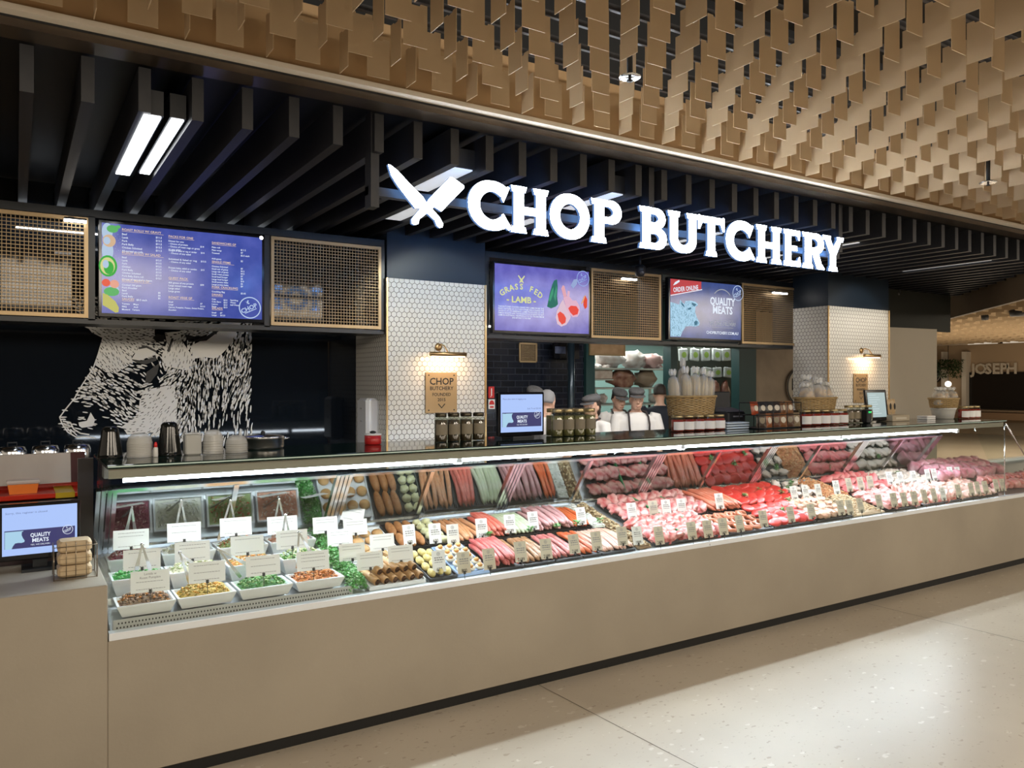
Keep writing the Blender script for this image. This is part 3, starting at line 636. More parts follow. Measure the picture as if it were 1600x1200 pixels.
# lamb screen
PUR = scr_mat('lamb_purple', (.075, .065, .38), (.16, .15, .55))
t, W, Hh = screen('purple grass fed lamb screen showing two raw lamb cutlets', 3.058, 3.955, 2.098, 2.605, PUR)
b = MB(); ct_ = E_('lime', (.66, .68, .30))
wd = 'GRASS FED'
for k, ch in enumerate(wd):
    a = (k-4)*.155; add_text(b, ch, .240+math.sin(a)*.28, .055+math.cos(a)*.28-.012, .062, D_, .03, 'CENTER', rot=-a)
add_text(b, '- LAMB -', .240, .220, .066, D_, .03, 'CENTER', fit=.27)
for sgn in (1, -1):
    poly(b, [(.24-sgn*.006, .375), (.24+sgn*.032, .425), (.24+sgn*.026, .432), (.24-sgn*.016, .385)], D_)
    poly(b, [(.24-sgn*.006, .385), (.24-sgn*.016, .370), (.24-sgn*.021, .374), (.24-sgn*.010, .390)], D_)
b.build('headline_writing', ct_, t)
b = MB()
for k, l in enumerate(['THE BUTCHER CHOSEN GRASS FED LAMB FROM THE', 'FINEST PASTURES OF SOUTHERN FARMS AND IS REARED THE', 'GRASS IS AT ITS GREENEST. LAMB PRODUCED IN THE', 'FAMOUS REGIONS AND THE RECOGNITION OF BEING THE BEST', 'LAMB IN AUSTRALIA. THE PRODUCT IS TO THE MAXIMUM', 'AND RETURNS TO THE FARM']):
    add_text(b, l, .24, .178-k*.0165, .0165, D_, .012, 'CENTER', fit=.42 if k < 5 else .17)
b.build('small_writing', EW, t)
def sc(u, v): return ((u-60)/1435*W, Hh-(v-75-(u-60)*.074)/(1010-(u-60)*.043)*Hh)
ims = [([(830, 720), (870, 520), (910, 380), (940, 320), (985, 300), (995, 420), (985, 560), (1000, 680), (960, 720), (890, 745)], (.01, .14, .10), 0),
       ([(850, 620), (900, 470), (930, 420), (925, 520), (880, 640)], (.04, .30, .16), 1), ([(930, 560), (975, 400), (985, 470), (960, 640)], (.04, .27, .15), 1),
       ([(1050, 440), (1075, 390), (1100, 400), (1125, 500), (1140, 570), (1100, 600), (1085, 560), (1065, 490)], (.72, .36, .42), 1),
       ([(1080, 580), (1140, 560), (1150, 470), (1185, 480), (1180, 560), (1230, 620), (1290, 620), (1340, 700), (1350, 800), (1310, 865), (1230, 875), (1180, 830), (1130, 740)], (.72, .42, .55), 2),
       ([(1160, 740), (1200, 700), (1290, 705), (1330, 760), (1310, 830), (1240, 850), (1190, 800)], (.78, .05, .03), 3),
       ([(1080, 600), (1040, 660), (980, 780), (960, 880), (985, 980), (1050, 1020), (1130, 990), (1190, 900), (1200, 860), (1140, 760), (1100, 660)], (.70, .50, .60), 3),
       ([(990, 830), (1030, 790), (1090, 830), (1125, 890), (1115, 960), (1060, 990), (1010, 930)], (.78, .06, .03), 4),
       ([(1410, 560), (1440, 545), (1470, 600), (1465, 720), (1430, 750), (1405, 690)], (.72, .05, .01), 1), ([(1370, 660), (1410, 560), (1445, 530), (1400, 650), (1375, 680)], (.72, .38, .20), 2),
       ([(1200, 390), (1250, 300), (1310, 290), (1300, 370), (1240, 440)], (.28, .36, .62), 1)]
for k, (P, c, lay) in enumerate(ims):
    b = MB(); poly(b, [sc(u, v) for u, v in P], D_+lay*.0003); b.build('food_picture', E_('f%d' % k, c), t)
b = MB(); cx_, cy_ = sc(1420, 300); logo(b, cx_-.012, cy_+.008, .058, D_, .6); b.build('round_badge', E_('badge_lilac', (.28, .40, .75)), t)
# quality meats screen
DKB = scr_mat('online_blue', (.025, .05, .17), (.05, .085, .28))
t, W, Hh = screen('blue quality meats screen with a pale cow head and red order online flag', 4.862, 5.762, 2.102, 2.615, DKB)
b = MB(); poly(b, [(0, .36), (.38, .435), (.38, .513), (0, .513)], D_); b.build('red_flag', E_('flagred', (.50, .05, .06)), t)
b = MB(); poly(b, [(0, .362), (.39, .438), (.39, .446), (0, .37)], D_+.0004); add_text(b, 'ORDER ONLINE', .19, .418, .058, D_+.0004, .02, 'CENTER', rot=.14, fit=.31)
poly(b, [(.03, .455), (.055, .487), (.105, .510), (.112, .495), (.07, .47)], D_+.0004)
for u, s_, z_, f in ((.655, 'QUALITY', .315, .33), (.655, 'MEATS', .235, .26)): add_text(b, s_, u, z_, .095, D_, .03, 'CENTER', fit=f)
add_text(b, 'CHOPBUTCHERY.COM.AU', .655, .045, .036, D_, .02, 'CENTER', fit=.42); b.build('white_writing', EW, t)
b = MB(); add_text(b, 'YES, WE DELIVER!', .655, .125, .048, D_, .015, 'CENTER', fit=.35)
rect(b, .51, .80, .170, .173, D_); rect(b, .51, .80, .105, .108, D_); ring(b, .65, .32, .135, .008, D_, .7, 2.4, 12); b.build('grey_writing', E_('greywrite', (.34, .36, .40)), t)
b = MB(); logo(b, .862, .438, .066, D_, .5); b.build('round_badge', E_('pale', (.45, .58, .80)), t)
def sq(u, v): return ((u-115)/1145*W, Hh-(v-120-(u-115)*.075)/(930-(u-115)*.04)*Hh)
COWO = [(115, 490), (250, 530), (265, 450), (300, 500), (330, 520), (345, 470), (430, 465), (500, 480), (545, 520), (535, 545), (505, 560), (500, 650), (530, 740), (572, 820), (560, 860), (500, 880), (420, 870), (350, 880), (300, 960), (270, 1040), (115, 1040)]
b = MB(); poly(b, [sq(u, v) for u, v in COWO], D_); b.build('cow_picture', EK, t)
b = MB(); random.seed(5)
def inpoly(x, y, P):
    c_ = False; j = len(P)-1
    for i in range(len(P)):
        if (P[i][1] > y) != (P[j][1] > y) and x < (P[j][0]-P[i][0])*(y-P[i][1])/(P[j][1]-P[i][1])+P[i][0]: c_ = not c_
        j = i
    return c_
for k in range(420):
    u, v = random.uniform(115, 570), random.uniform(460, 1040)
    if not inpoly(u, v, COWO): continue
    a = 1.1 if u < 330 else 1.9; l_ = random.uniform(8, 26); q = 2.6
    P = [(u-math.cos(a)*l_, v-math.sin(a)*l_), (u+q, v), (u+math.cos(a)*l_, v+math.sin(a)*l_), (u-q, v)]
    poly(b, [sq(*p) for p in P], D_+.0003)
for P in ([(480, 810), (510, 780), (545, 800), (530, 850), (490, 860)], [(380, 590), (430, 570), (440, 600), (400, 615)], [(270, 480), (320, 530), (335, 580), (290, 540)], [(440, 490), (520, 520), (490, 560), (450, 530)]): poly(b, [sq(*p) for p in P], D_+.0003)
b.build('cow_shading', E_('cowdark', (.05, .16, .24)), t)
# ------------------------------------------------------------------ cow mural on the black glass
MW = mat('mural_white', (.86, .87, .86), .6)
def mu(u, v): p = aty(80+u*.2125, 490+v*.2125, 2.07); return (p.x, p.z)
OUT = [(130, -120), (250, 80), (300, 150), (380, 180), (345, 300), (310, 400), (230, 520), (170, 620), (100, 710), (62, 760), (80, 810), (120, 880), (190, 915), (330, 915), (450, 860), (540, 900), (680, 880), (800, 900), (940, 960), (1480, 960), (1480, -120)]
CT = [(350,130,20,.5),(500,130,10,.5),(680,150,0,.45),(870,110,0,.08),(1100,165,-15,.3),(1200,120,-20,.35),(640,380,10,.3),(760,430,60,.12),(740,470,60,.08),(760,230,20,.9),(900,300,100,.95),(1000,350,100,.8),(1150,230,90,1.25),(1050,260,90,1.2),(1100,400,92,.55),(1200,520,92,.32),(1400,400,105,.62),(1380,600,112,.45),(1440,250,100,.6),(1300,800,95,.16),(1420,820,95,.06),(1100,800,92,.36),(1150,650,92,.22),(1000,600,97,.6),(930,520,120,.6),
(800,650,-45,.72),(760,760,-50,1.0),(850,780,-60,1.0),(650,800,-15,.8),(860,480,-35,.6),(700,560,-30,.45),(640,500,30,.3),(560,600,40,.38),(450,560,20,.38),(560,480,20,.35),(400,300,60,.62),(480,330,70,.7),(350,430,50,.62),(280,550,15,.6),(220,640,0,.35),(400,640,40,.42),(540,700,45,.42),(480,760,30,.4),(600,270,40,.5),(300,730,0,.03),(160,770,0,.22),(250,860,20,.08),(380,800,0,.08),(450,830,10,.22),(200,700,10,.25)]
def fld(u, v):
    sx_ = sy_ = st = sw = 0
    for a, b_, an, to in CT:
        w_ = 1/((a-u)**2+(b_-v)**2+900)**1.7; r_ = math.radians(an)*2; sx_ += w_*math.cos(r_); sy_ += w_*math.sin(r_); st += w_*to; sw += w_
    return math.atan2(sy_, sx_)/2, st/sw
mub = MB(); random.seed(11)
Z_W = [[(250, 80), (300, 140), (380, 180), (345, 300), (325, 380), (400, 430), (470, 440), (540, 400), (600, 365), (590, 320), (640, 250), (720, 215), (760, 160), (760, 60), (250, 60)],
       [(690, 560), (800, 540), (900, 520), (930, 640), (920, 800), (880, 880), (700, 872), (560, 890), (520, 830), (640, 750), (650, 640)],
       [(815, 300), (850, 210), (835, 140), (950, 130), (960, 200), (1050, 330), (1000, 420), (900, 400), (815, 380)],
       [(1060, 330), (1020, 240), (1100, 200), (1215, 150), (1250, 60), (1400, 60), (1340, 180), (1290, 260), (1250, 300), (1200, 330), (1130, 320)]]
Z_K = [[(760, 430), (800, 400), (790, 470), (720, 520), (690, 500)], [(600, 345), (700, 350), (775, 310), (770, 345), (720, 372), (640, 368)], [(290, 700), (420, 720), (440, 800), (420, 880), (300, 890), (330, 780)], [(150, 840), (280, 860), (380, 900), (200, 900)], [(120, 690), (200, 660), (290, 690), (270, 730), (180, 740)], [(770, 60), (840, 60), (830, 210), (770, 205)]]
def strokes(mb, step, ws, ln, test, d, jit=.38, to_min=.12):
    for gy in range(-6, int(960/step)+1):
        for gx in range(2, int(1490/step)+1):
            u = gx*step+random.uniform(-jit, jit)*step+(step/2 if gy % 2 else 0); v = gy*step+random.uniform(-jit, jit)*step
            if not inpoly(u, v, OUT): continue
            an, to = fld(u, v)
            if not test(u, v, to): continue
            L0 = random.uniform(*ln(u, v)); wd = ws(to); a1 = an+random.uniform(-.12, .12); dx, dy = math.cos(a1), math.sin(a1); nx, ny = -dy, dx; bend = random.uniform(-.18, .18)*L0
            pts = [(-L0, wd*.15), (-L0*.6, wd*.44), (0, wd*.5), (L0*.6, wd*.44), (L0, wd*.15)]
            A = [(u+dx*t_+nx*(h_+bend*(1-(t_/L0)**2)), v+dy*t_+ny*(h_+bend*(1-(t_/L0)**2))) for t_, h_ in pts]
            B = [(u+dx*t_+nx*(-h_+bend*(1-(t_/L0)**2)), v+dy*t_+ny*(-h_+bend*(1-(t_/L0)**2))) for t_, h_ in pts[::-1]]
            if max(p[0] for p in A+B) > 1482: continue
            poly(mb, [mu(*p) for p in A+B], d)
inW = lambda u, v: any(inpoly(u, v, Z) for Z in Z_W)
inK = lambda u, v: any(inpoly(u, v, Z) for Z in Z_K)
def t_white(u, v, to):
    if inW(u, v): return False
    if inK(u, v) and random.random() < .93: return False
    if u > 1050 and v > 560: return random.random() < (.75 if v < 700 else .42)
    return random.random() < max(.12, min(1, to*1.9))
strokes(mub, 27, lambda to: 7+15*min(1, to), lambda u, v: (26, 44) if u > 1000 and v > 300 else (17, 30), t_white, 0)
for Z in Z_W: poly(mub, [mu(*p) for p in Z], .0004)
for P in ([(590, 335), (640, 255), (700, 240), (770, 285), (760, 305), (690, 330), (650, 345)], [(200, 800), (262, 788), (290, 725), (322, 780), (305, 828), (225, 840), (205, 825)]): poly(mub, [mu(*p) for p in P], .0005)
def line(P, wd):
    for (a, b_), (c_, d_) in zip(P[:-1], P[1:]):
        l_ = math.hypot(c_-a, d_-b_) or 1; nx, ny = -(d_-b_)/l_*wd/2, (c_-a)/l_*wd/2
        poly(mub, [mu(a+nx, b_+ny), mu(c_+nx, d_+ny), mu(c_-nx, d_-ny), mu(a-nx, b_-ny)], .0002)
line([(380, 180), (345, 300), (310, 400), (230, 520), (170, 625), (100, 710), (62, 762), (80, 810), (120, 870), (190, 912), (250, 905), (330, 915)], 9)
line([(85, 790), (140, 800), (165, 850), (215, 880), (280, 890)], 10); line([(110, 830), (150, 880)], 8); line([(140, 850), (190, 895)], 8)
mo = mub.build('cow_mural', MW, None, (0, 2.068, 0)); tag(mo, 'large white engraved cow head mural on the black glass wall', 'mural')
mdk = MB(); random.seed(21)
def dark(P): poly(mdk, [mu(*p) for p in P], .0009)
strokes(mdk, 24, lambda to: random.uniform(4, 8)*(1.5-min(1, to)), lambda u, v: (7, 15), lambda u, v, to: inW(u, v) and not inpoly(u, v, Z_W[3]) and random.random() < (.9 if inpoly(u, v, Z_W[0]) else .62), .0008)
dark([(595, 342), (650, 350), (700, 340), (770, 310), (772, 345), (700, 372), (630, 362)]); dark([(700, 430), (795, 365), (780, 440), (730, 505), (690, 512)])
dark([(775, 150), (832, 160), (828, 205), (775, 210), (745, 180)]); dark([(1000, 190), (1120, 180), (1230, 108), (1248, 118), (1140, 200), (1010, 210)]); dark([(640, 250), (700, 235), (770, 270), (775, 288), (700, 252), (645, 262)])
dark([(980, 150), (1060, 170), (1050, 200), (1000, 190)]); dark([(850, 275), (885, 180), (900, 185), (868, 285)])
mdk.build('dark_marks', mat('mural_black', (.006, .008, .012), .4), mo)['kind'] = 'stuff'
# plaques, picture lights, signs, dispenser
def plaque(x0, x1, z0, z1, y, label):
    t = thing('brass_plaque', label, 'plaque', (x0, y-.012, z0)); W, Hh = x1-x0, z1-z0
    b = MB(); b.bbox(0, W, 0, .010, 0, Hh, .002); b.build('plate', mat('plaque_brass', (.50, .35, .19), .33, .7), t)
    b = MB(); add_text(b, 'CHOP', W/2, Hh*.70, Hh*.235, .001, .02, 'CENTER', fit=W*.76); add_text(b, 'BUTCHERY', W/2, Hh*.565, Hh*.13, .001, .015, 'CENTER', fit=W*.74)
    add_text(b, 'FOUNDED', W/2, Hh*.42, Hh*.11, .001, .015, 'CENTER', fit=W*.58); add_text(b, '2015', W/2, Hh*.29, Hh*.11, .001, .015, 'CENTER', fit=W*.25)
    for s_ in (1, -1): poly(b, [(W/2, Hh*.14), (W/2+s_*W*.09, Hh*.23), (W/2+s_*W*.12, Hh*.22), (W/2, Hh*.11)], .001)
    b.build('writing', INK, t)
    for u in (.1, .9):
        for v in (.07, .93): b = MB(); b.blob((u*W, 0, v*Hh), .0055, 8, 6); b.build('screw', BLACK, t)
plaque(2.491, 2.748, 1.480, 1.775, 1.49, 'brass plaque under the picture light on the left tiled column')
plaque(6.966, 7.195, 1.500, 1.790, 1.10, 'brass plaque on the right tiled column above the tablet')
def piclight(x0, x1, z, y, label):
    xm = (x0+x1)/2; t = thing('picture_light', label, 'wall lamp', (xm, y, z)); hw = (x1-x0)/2
    b = MB(); b.tube([(-hw, -.10, 0), (hw, -.10, 0)], .016, 12); b.build('lamp_tube', GOLD, t)
    b = MB(); b.tube([(-hw+.01, -.10, -.013), (hw-.01, -.10, -.013)], .007, 8); b.build('bulb', mat('warm_bulb', (1, 1, 1), emit=(1, .75, .5), es=7), t)
    b = MB(); b.tube([(-.03, -.005, .055), (-.03, -.04, .075), (-.02, -.08, .06), (0, -.10, .01)], .005, 8); b.build('arm', GOLD, t)
    b = MB(); b.lathe([(.028, 0), (.028, .008), (.012, .014), (0, .014)], (-.03, 0, .055), M=Matrix.Rotation(PI/2, 4, 'X')); b.build('wall_rose', GOLD, t)
    l = area('picture_lamp', (xm, y-.085, z-.03), (math.radians(30), 0, 0), hw*1.8, .02, 1.3, (1, .62, .32))
piclight(2.483, 2.773, 1.905, 1.49, 'brass picture light above the plaque on the left tiled column')
piclight(7.0, 7.26, 1.965, 1.10, 'brass picture light above the plaque on the right tiled column')
RED = mat('sign_red', (.62, .03, .03), .4)
pw = aty(763, 604, 4.19); pe = aty(772, 622, 4.19)
t = thing('fire_sign', 'small red fire extinguisher sign on the dark wall right of the tiled column', 'sign', (pw.x, 4.185, pe.z)); w_, h_ = pe.x-pw.x, pw.z-pe.z
b = MB(); b.box(0, w_, 0, .01, 0, h_); b.build('board', RED, t); b = MB(); rect(b, w_*.42, w_*.6, h_*.2, h_*.85, .001); poly(b, [(w_*.3, h_*.1), (w_*.45, h_*.1), (w_*.4, h_*.22)], .001); b.build('symbol', PAPER, t)
pw = aty(763, 624, 4.19); pe = aty(773, 639, 4.19)
t = thing('fire_sign', 'small white notice with red half disc below the red fire sign', 'sign', (pw.x, 4.185, pe.z)); w_, h_ = pe.x-pw.x, pw.z-pe.z
b = MB(); b.box(0, w_, 0, .01, 0, h_); b.build('board', PAPER, t); b = MB(); poly(b, [(w_/2+w_*.42*math.cos(a*PI/12), h_*.45+h_*.45*math.sin(a*PI/12)) for a in range(13)], .001); rect(b, w_*.2, w_*.8, h_*.12, h_*.3, .001); b.build('symbol', RED, t)
t = thing('towel_dispenser', 'white wall dispenser on the side of the left tiled column', 'dispenser', (2.198, 1.72, 1.25))
b = MB(); b.bbox(-.10, 0, -.10, .10, 0, .34, .02); b.build('housing', WHITE, t); b = MB(); b.box(-.104, -.098, -.02, .02, .26, .27); b.build('level_window', mat('pale_grey', (.5, .5, .5), .4), t); b = MB(); b.box(-.104, -.098, -.012, .012, .17, .18); b.build('lock', mat('pale_grey', (.5, .5, .5), .4), t)
# cameras
def dome(px, py, y, ztop, label):
    p = aty(px, py, y); t = thing('security_camera', label, 'camera', p)
    b = MB(); b.lathe([(0, -.045), (.03, -.04), (.042, -.015), (.045, .01), (.045, .04), (.03, .05), (0, .05)], n=18); b.build('housing', BLACK, t)
    b = MB(); b.blob((-.01, -.03, -.01), .022); b.build('lens', mat('lens_grey', (.15, .15, .16), .1, .4), t)
    b = MB(); b.tube([(0, 0, .05), (0, 0, ztop-p.z)], .012); b.build('stem', BLACK, t)
dome(1000, 424, 1.30, 2.75, 'black ceiling camera above the mesh panel beside the lamb screen')
dome(1400, 458, 1.5, 2.75, 'black ceiling camera right of the right tiled column')
# ------------------------------------------------------------------ salad bar in the case
TRAYM = mat('white_melamine', (.80, .82, .83), .3, 0, (.74, .76, .77), 60, stretch=(.2, 1, 1))
def tray_mesh(W, Dp, H):
    b = MB(); t = .02; r = .006
    O = [(0, 0), (W, 0), (W, Dp), (0, Dp)]; I0 = [(t*.45, t*.45), (W-t*.45, t*.45), (W-t*.45, Dp-t*.45), (t*.45, Dp-t*.45)]
    B = [(t, t*.8), (W-t, t*.8), (W-t, Dp-t*.8), (t, Dp-t*.8)]; BI = [(t*1.3, t*1.2), (W-t*1.3, t*1.2), (W-t*1.3, Dp-t*1.2), (t*1.3, Dp-t*1.2)]
    lv = [(B, 0), (O, H-.006), (O, H), (I0, H), (BI, .010)]
    vs = [(x, y, z) for P, z in lv for x, y in P]; fs = [(3, 2, 1, 0), (16, 17, 18, 19)]
    for k in range(4):
        for i in range(4): j = (i+1) % 4; fs.append((k*4+i, k*4+j, k*4+4+j, k*4+4+i))
    b.add(vs, fs); return b
def chunks(mb, n, x0, x1, y0, y1, zf, s0, s1, flat=.5, mound=.02):
    for k in range(n):
        u, v = random.random(), random.random(); x = x0+(x1-x0)*u; y = y0+(y1-y0)*v
        z = zf(x, y)+mound*(1-(2*u-1)**4)*(1-(2*v-1)**4)+random.uniform(-.006, .006)
        s = random.uniform(s0, s1); M = Matrix.Translation((x, y, z)) @ Matrix.Rotation(random.uniform(0, 6.3), 4, 'Z') @ Matrix.Rotation(random.uniform(-.8, .8), 4, 'X')
        a, c = s, s*random.uniform(flat, 1)*.6; e = s*random.uniform(.3, .7)
        vs = [M @ Vector(p) for p in ((a, 0, 0), (0, c, 0), (-a, 0, -e*.3), (0, -c, 0), (0, 0, e), (0, 0, -e))]
        mb.add(vs, [(0, 1, 4), (1, 2, 4), (2, 3, 4), (3, 0, 4), (1, 0, 5), (2, 1, 5), (3, 2, 5), (0, 3, 5)], True)
SAL = [[('lentil and roast pumpkin salad', [(.10, .055, .035), (.30, .19, .11), (.45, .30, .18), (.55, .22, .05), (.20, .12, .08)]), ('golden grain salad', [(.55, .38, .08), (.62, .30, .05), (.35, .26, .06), (.68, .52, .20)]), ('chopped green herb salad', [(.06, .20, .05), (.14, .32, .09), (.30, .42, .18), (.09, .26, .07)]), ('shredded orange carrot salad', [(.62, .22, .05), (.42, .14, .04), (.68, .34, .14), (.20, .09, .04)])],
       [('bright green pea salad', [(.05, .36, .07), (.10, .45, .12), (.25, .50, .22)]), ('pale green pasta salad', [(.62, .58, .40), (.40, .44, .22), (.72, .68, .55)]), ('orange roast vegetable salad', [(.62, .30, .08), (.68, .48, .16), (.45, .22, .06)]), ('green leaf and olive salad', [(.14, .30, .08), (.40, .45, .18), (.70, .66, .45), (.08, .14, .05)])],
       [('purple beetroot salad', [(.28, .05, .09), (.40, .12, .14), (.50, .30, .28)]), ('creamy white coleslaw', [(.78, .77, .66), (.70, .72, .55), (.80, .80, .76)]), ('mixed leaf and tomato salad', [(.30, .38, .14), (.60, .50, .32), (.58, .14, .06)]), ('pink prawn salad', [(.72, .38, .26), (.75, .60, .50), (.66, .30, .20)])]]
XT = [(.362, .593), (.60, .848), (.862, 1.108), (1.122, 1.362)]; ROWS = [(.07, .25, .702, .05), (.285, .46, .742, .075), (.50, .675, .790, .075)]
rn = ['front row', 'middle row', 'back row']
for r, (y0, y1, z0, h) in enumerate(ROWS):
    for c, (x0, x1) in enumerate(XT):
        nm, cols = SAL[r][c]; W = x1-x0
        t = thing('salad_tray', 'white tray of %s in the %s of the salad bar' % (nm, rn[r]), 'salad tray', (x0, y0, z0), group='white salad trays')
        tray_mesh(W, y1-y0, h).build('tray', TRAYM, t)
        b = MB(); chunks(b, 330 if r == 0 else 200, .022, W-.022, .022, y1-y0-.02, lambda x, y: h-.010, .007, .014 if r == 0 else .013, mound=.036)
        b.add([(.012, .012, h-.012), (W-.012, .012, h-.012), (W-.012, y1-y0-.012, h-.012), (.012, y1-y0-.012, h-.012)], [(0, 1, 2, 3)])
        o = b.build('salad', mat('salad_%d%d' % (r, c), cols[0], .55, island=cols), t); o['kind'] = 'stuff'
b = MB(); b.prism([(.262, .66), (.28, .741), (.47, .741), (.47, .66)], .345, 1.37, 'x'); b.prism([(.48, .66), (.49, .789), (.74, .789), (.74, .66)], .345, 1.37, 'x')
tag(b.build('display_riser', mat('riser_steel', (.50, .52, .52), .3, .7)), 'stepped steel riser under the white salad trays', 'riser')
# cards and tickets
def card(px, py, w_, h_, lines, label, name='salad_card', h=.05, rot=0, m=PAPER, pz=None, yaw=-.12, price=None):
    p = deck(px, py, h) if pz is None else pz
    t = thing(name, label, 'price card', p, (math.radians(-14), rot, yaw))
    b = MB(); b.box(-w_/2, w_/2, 0, .0012, 0, h_); b.build('card', m, t)
    b = MB()
    for k, l in enumerate(lines):
        if l == '-':
            u = -w_*.36
            while u < w_*.34: q = random.uniform(.004, .012)*w_/.17; rect(b, u, min(u+q, w_*.38), h_*(.82-.17*k), h_*(.82-.17*k)+.0022, .0006); u += q+.0028
        else: add_text(b, l, 0, h_*(.80-.17*k), h_*.15, .0006, 0, 'CENTER')
    if not price: ring(b, w_*.02, h_*.05, h_*.06, .0012, .0006, n=12)
    if b.v: b.build('writing', GREY, t)
    if price:
        b = MB(); add_text(b, price, 0, h_*.05, h_*.24, .0007, .012, 'CENTER', sx=.8); b.build('price_digits', INK, t)
        b = MB(); ring(b, 0, h_*.84, h_*.065, h_*.02, .0006, n=12); disc(b, 0, h_*.84, h_*.03, h_*.03, .0006, n=8)
        for k in range(3):
            u = -w_*.32
            while u < w_*.30: q = random.uniform(.006, .014); rect(b, u, min(u+q, w_*.36), h_*(.64-.10*k), h_*(.64-.10*k)+.006*(1 if k < 2 else .6), .0006); u += q+.003
        b.build('emblem', GREY, t)
    b = MB(); b.tube([(0, .004, -.05), (0, .002, .01)], .0016, 6); b.box(-.006, .006, -.003, .004, -.004, .012); b.build('clip', BLACK, t)
    return t
sc_ = [(235, 925, ['Lentils w', 'Roast Pumpkin', '-', '', '-'], 'lentil salad'), (324, 910, ['-', '', '-', '', '-'], 'golden grain salad'), (412, 899, ['-', '', '-', '', '-'], 'green herb salad'), (490, 891, ['-', '-', '-', '', '-'], 'carrot salad'),
       (222, 890, ['-', '', '', '', '-'], 'green pea salad'), (301, 877, ['-', '-', '', '', '-'], 'pasta salad'), (387, 867, ['-', '', '', '', '-'], 'roast vegetable salad'), (457, 857, ['-', '-', '', '', '-'], 'green leaf salad'),
       (205, 858, ['-', '-', '', '', '-'], 'beetroot salad'), (288, 846, ['-', '', '-'], 'white coleslaw'), (369, 837, ['-', '', '', '', '-'], 'tomato salad'), (442, 834, ['-', '-', '', '', '-'], 'prawn salad')]
for i, (px, py, ls, nm) in enumerate(sc_):
    r = i//4; y = [.10, .31, .53][r]; p = aty(px, py, y)
    card(0, 0, .155, .092, ls, 'white printed card standing in the %s' % nm, pz=p, yaw=-.10)
for px, py, y, nm in ((509, 833, .55, 'behind the green parsley, leftmost of the rear cards'), (549, 815, .66, 'tilted and topmost over the bread rolls'), (556, 836, .56, 'just below the tilted topmost card over the bread'), (532, 853, .42, 'right of the parsley border, below the rear cards'),
                     (551, 876, .24, 'half hidden behind the grey card over the sausage rolls'), (598, 860, .34, 'over the pastries behind the sausage rolls'), (579, 890, .12, 'over the left end of the sausage rolls'), (627, 879, .13, 'over the right end of the sausage rolls')):
    card(0, 0, .135, .088, ['-', '-', '', '', '-'], 'white printed card %s' % nm, pz=aty(px, py, y)+Vector((0, 0, 0)), rot=(.25 if py == 815 else 0))
def tongs(ap, l1, l2, y, label):
    a_, p1, p2 = aty(*ap, y-.02), aty(*l1, y), aty(*l2, y+.015); c = (p1+p2)/2
    t = thing('serving_tongs', label, 'tongs', c)
    for p in (p1, p2):
        d_ = (p-a_); s_ = d_.cross(Vector((0, 1, 0))).normalized()*.006; e = Vector((0, .0015, 0)); b = MB(); vs = []
        for k, wd in ((0, .6), (.5, .9), (.85, 1.5), (1, 1.2)):
            q = a_+d_*k-c; vs += [q-s_*wd-e, q+s_*wd-e, q+s_*wd+e, q-s_*wd+e]
        fs = [(0, 1, 2, 3), (15, 14, 13, 12)]+[(k*4+i, k*4+4+i, k*4+4+(i+1) % 4, k*4+(i+1) % 4) for k in range(3) for i in range(4)]
        b.add(vs, fs); b.build('arm', mat('tong_steel', (.70, .72, .74), .22, .9), t)
    b = MB(); b.blob(a_-c, .008, 8, 6); b.build('hinge', CHROME, t)
for q in (((222, 851), (213, 891), (235, 891), .16, 'steel tongs standing in the lentil salad'), ((206, 792), (196, 838), (212, 838), .60, 'steel tongs standing behind the beetroot salad card'), ((283, 782), (271, 848), (296, 848), .58, 'steel tongs standing in the white coleslaw'),
          ((360, 782), (341, 845), (372, 842), .58, 'steel tongs standing in the tomato salad'), ((446, 805), (438, 860), (457, 860), .38, 'steel tongs standing in the green leaf salad'), ((281, 864), (297, 912), (306, 884), .20, 'steel tongs resting in the golden grain salad'),
          ((341, 858), (376, 902), (390, 884), .20, 'steel tongs resting in the green herb salad'), ((467, 832), (464, 888), (486, 864), .18, 'steel tongs resting in the carrot salad'), ((436, 780), (425, 835), (449, 835), .60, 'steel tongs standing in the pink prawn salad')):
    tongs(*q)
# parsley border
LEAF = mat('parsley', (.05, .26, .04), .5, island=[(.05, .24, .04), (.10, .36, .08), (.16, .44, .12), (.35, .55, .28)])
b = MB()
for k in range(2600):
    v = random.random(); y = .05+.66*v; a = random.uniform(0, PI); rr = .052*random.random()**.5
    x = 1.425+.012*math.sin(v*9)+math.cos(a)*rr; z = zd(y)+.012+math.sin(a)*rr*1.15
    s = random.uniform(.005, .010); M = Matrix.Translation((x, y, z)) @ Matrix.Rotation(random.uniform(0, 6.3), 4, 'Z') @ Matrix.Rotation(random.uniform(-1.2, 1.2), 4, 'X')
    b.add([M @ Vector(p) for p in ((0, -s, 0), (s*.8, 0, s*.3), (0, s, 0), (-s*.8, 0, s*.3))], [(0, 1, 2), (0, 2, 3)])
tag(b.build('parsley_garnish', LEAF), 'curly green parsley border between the salad trays and the sausage rolls', 'parsley', kind='stuff')
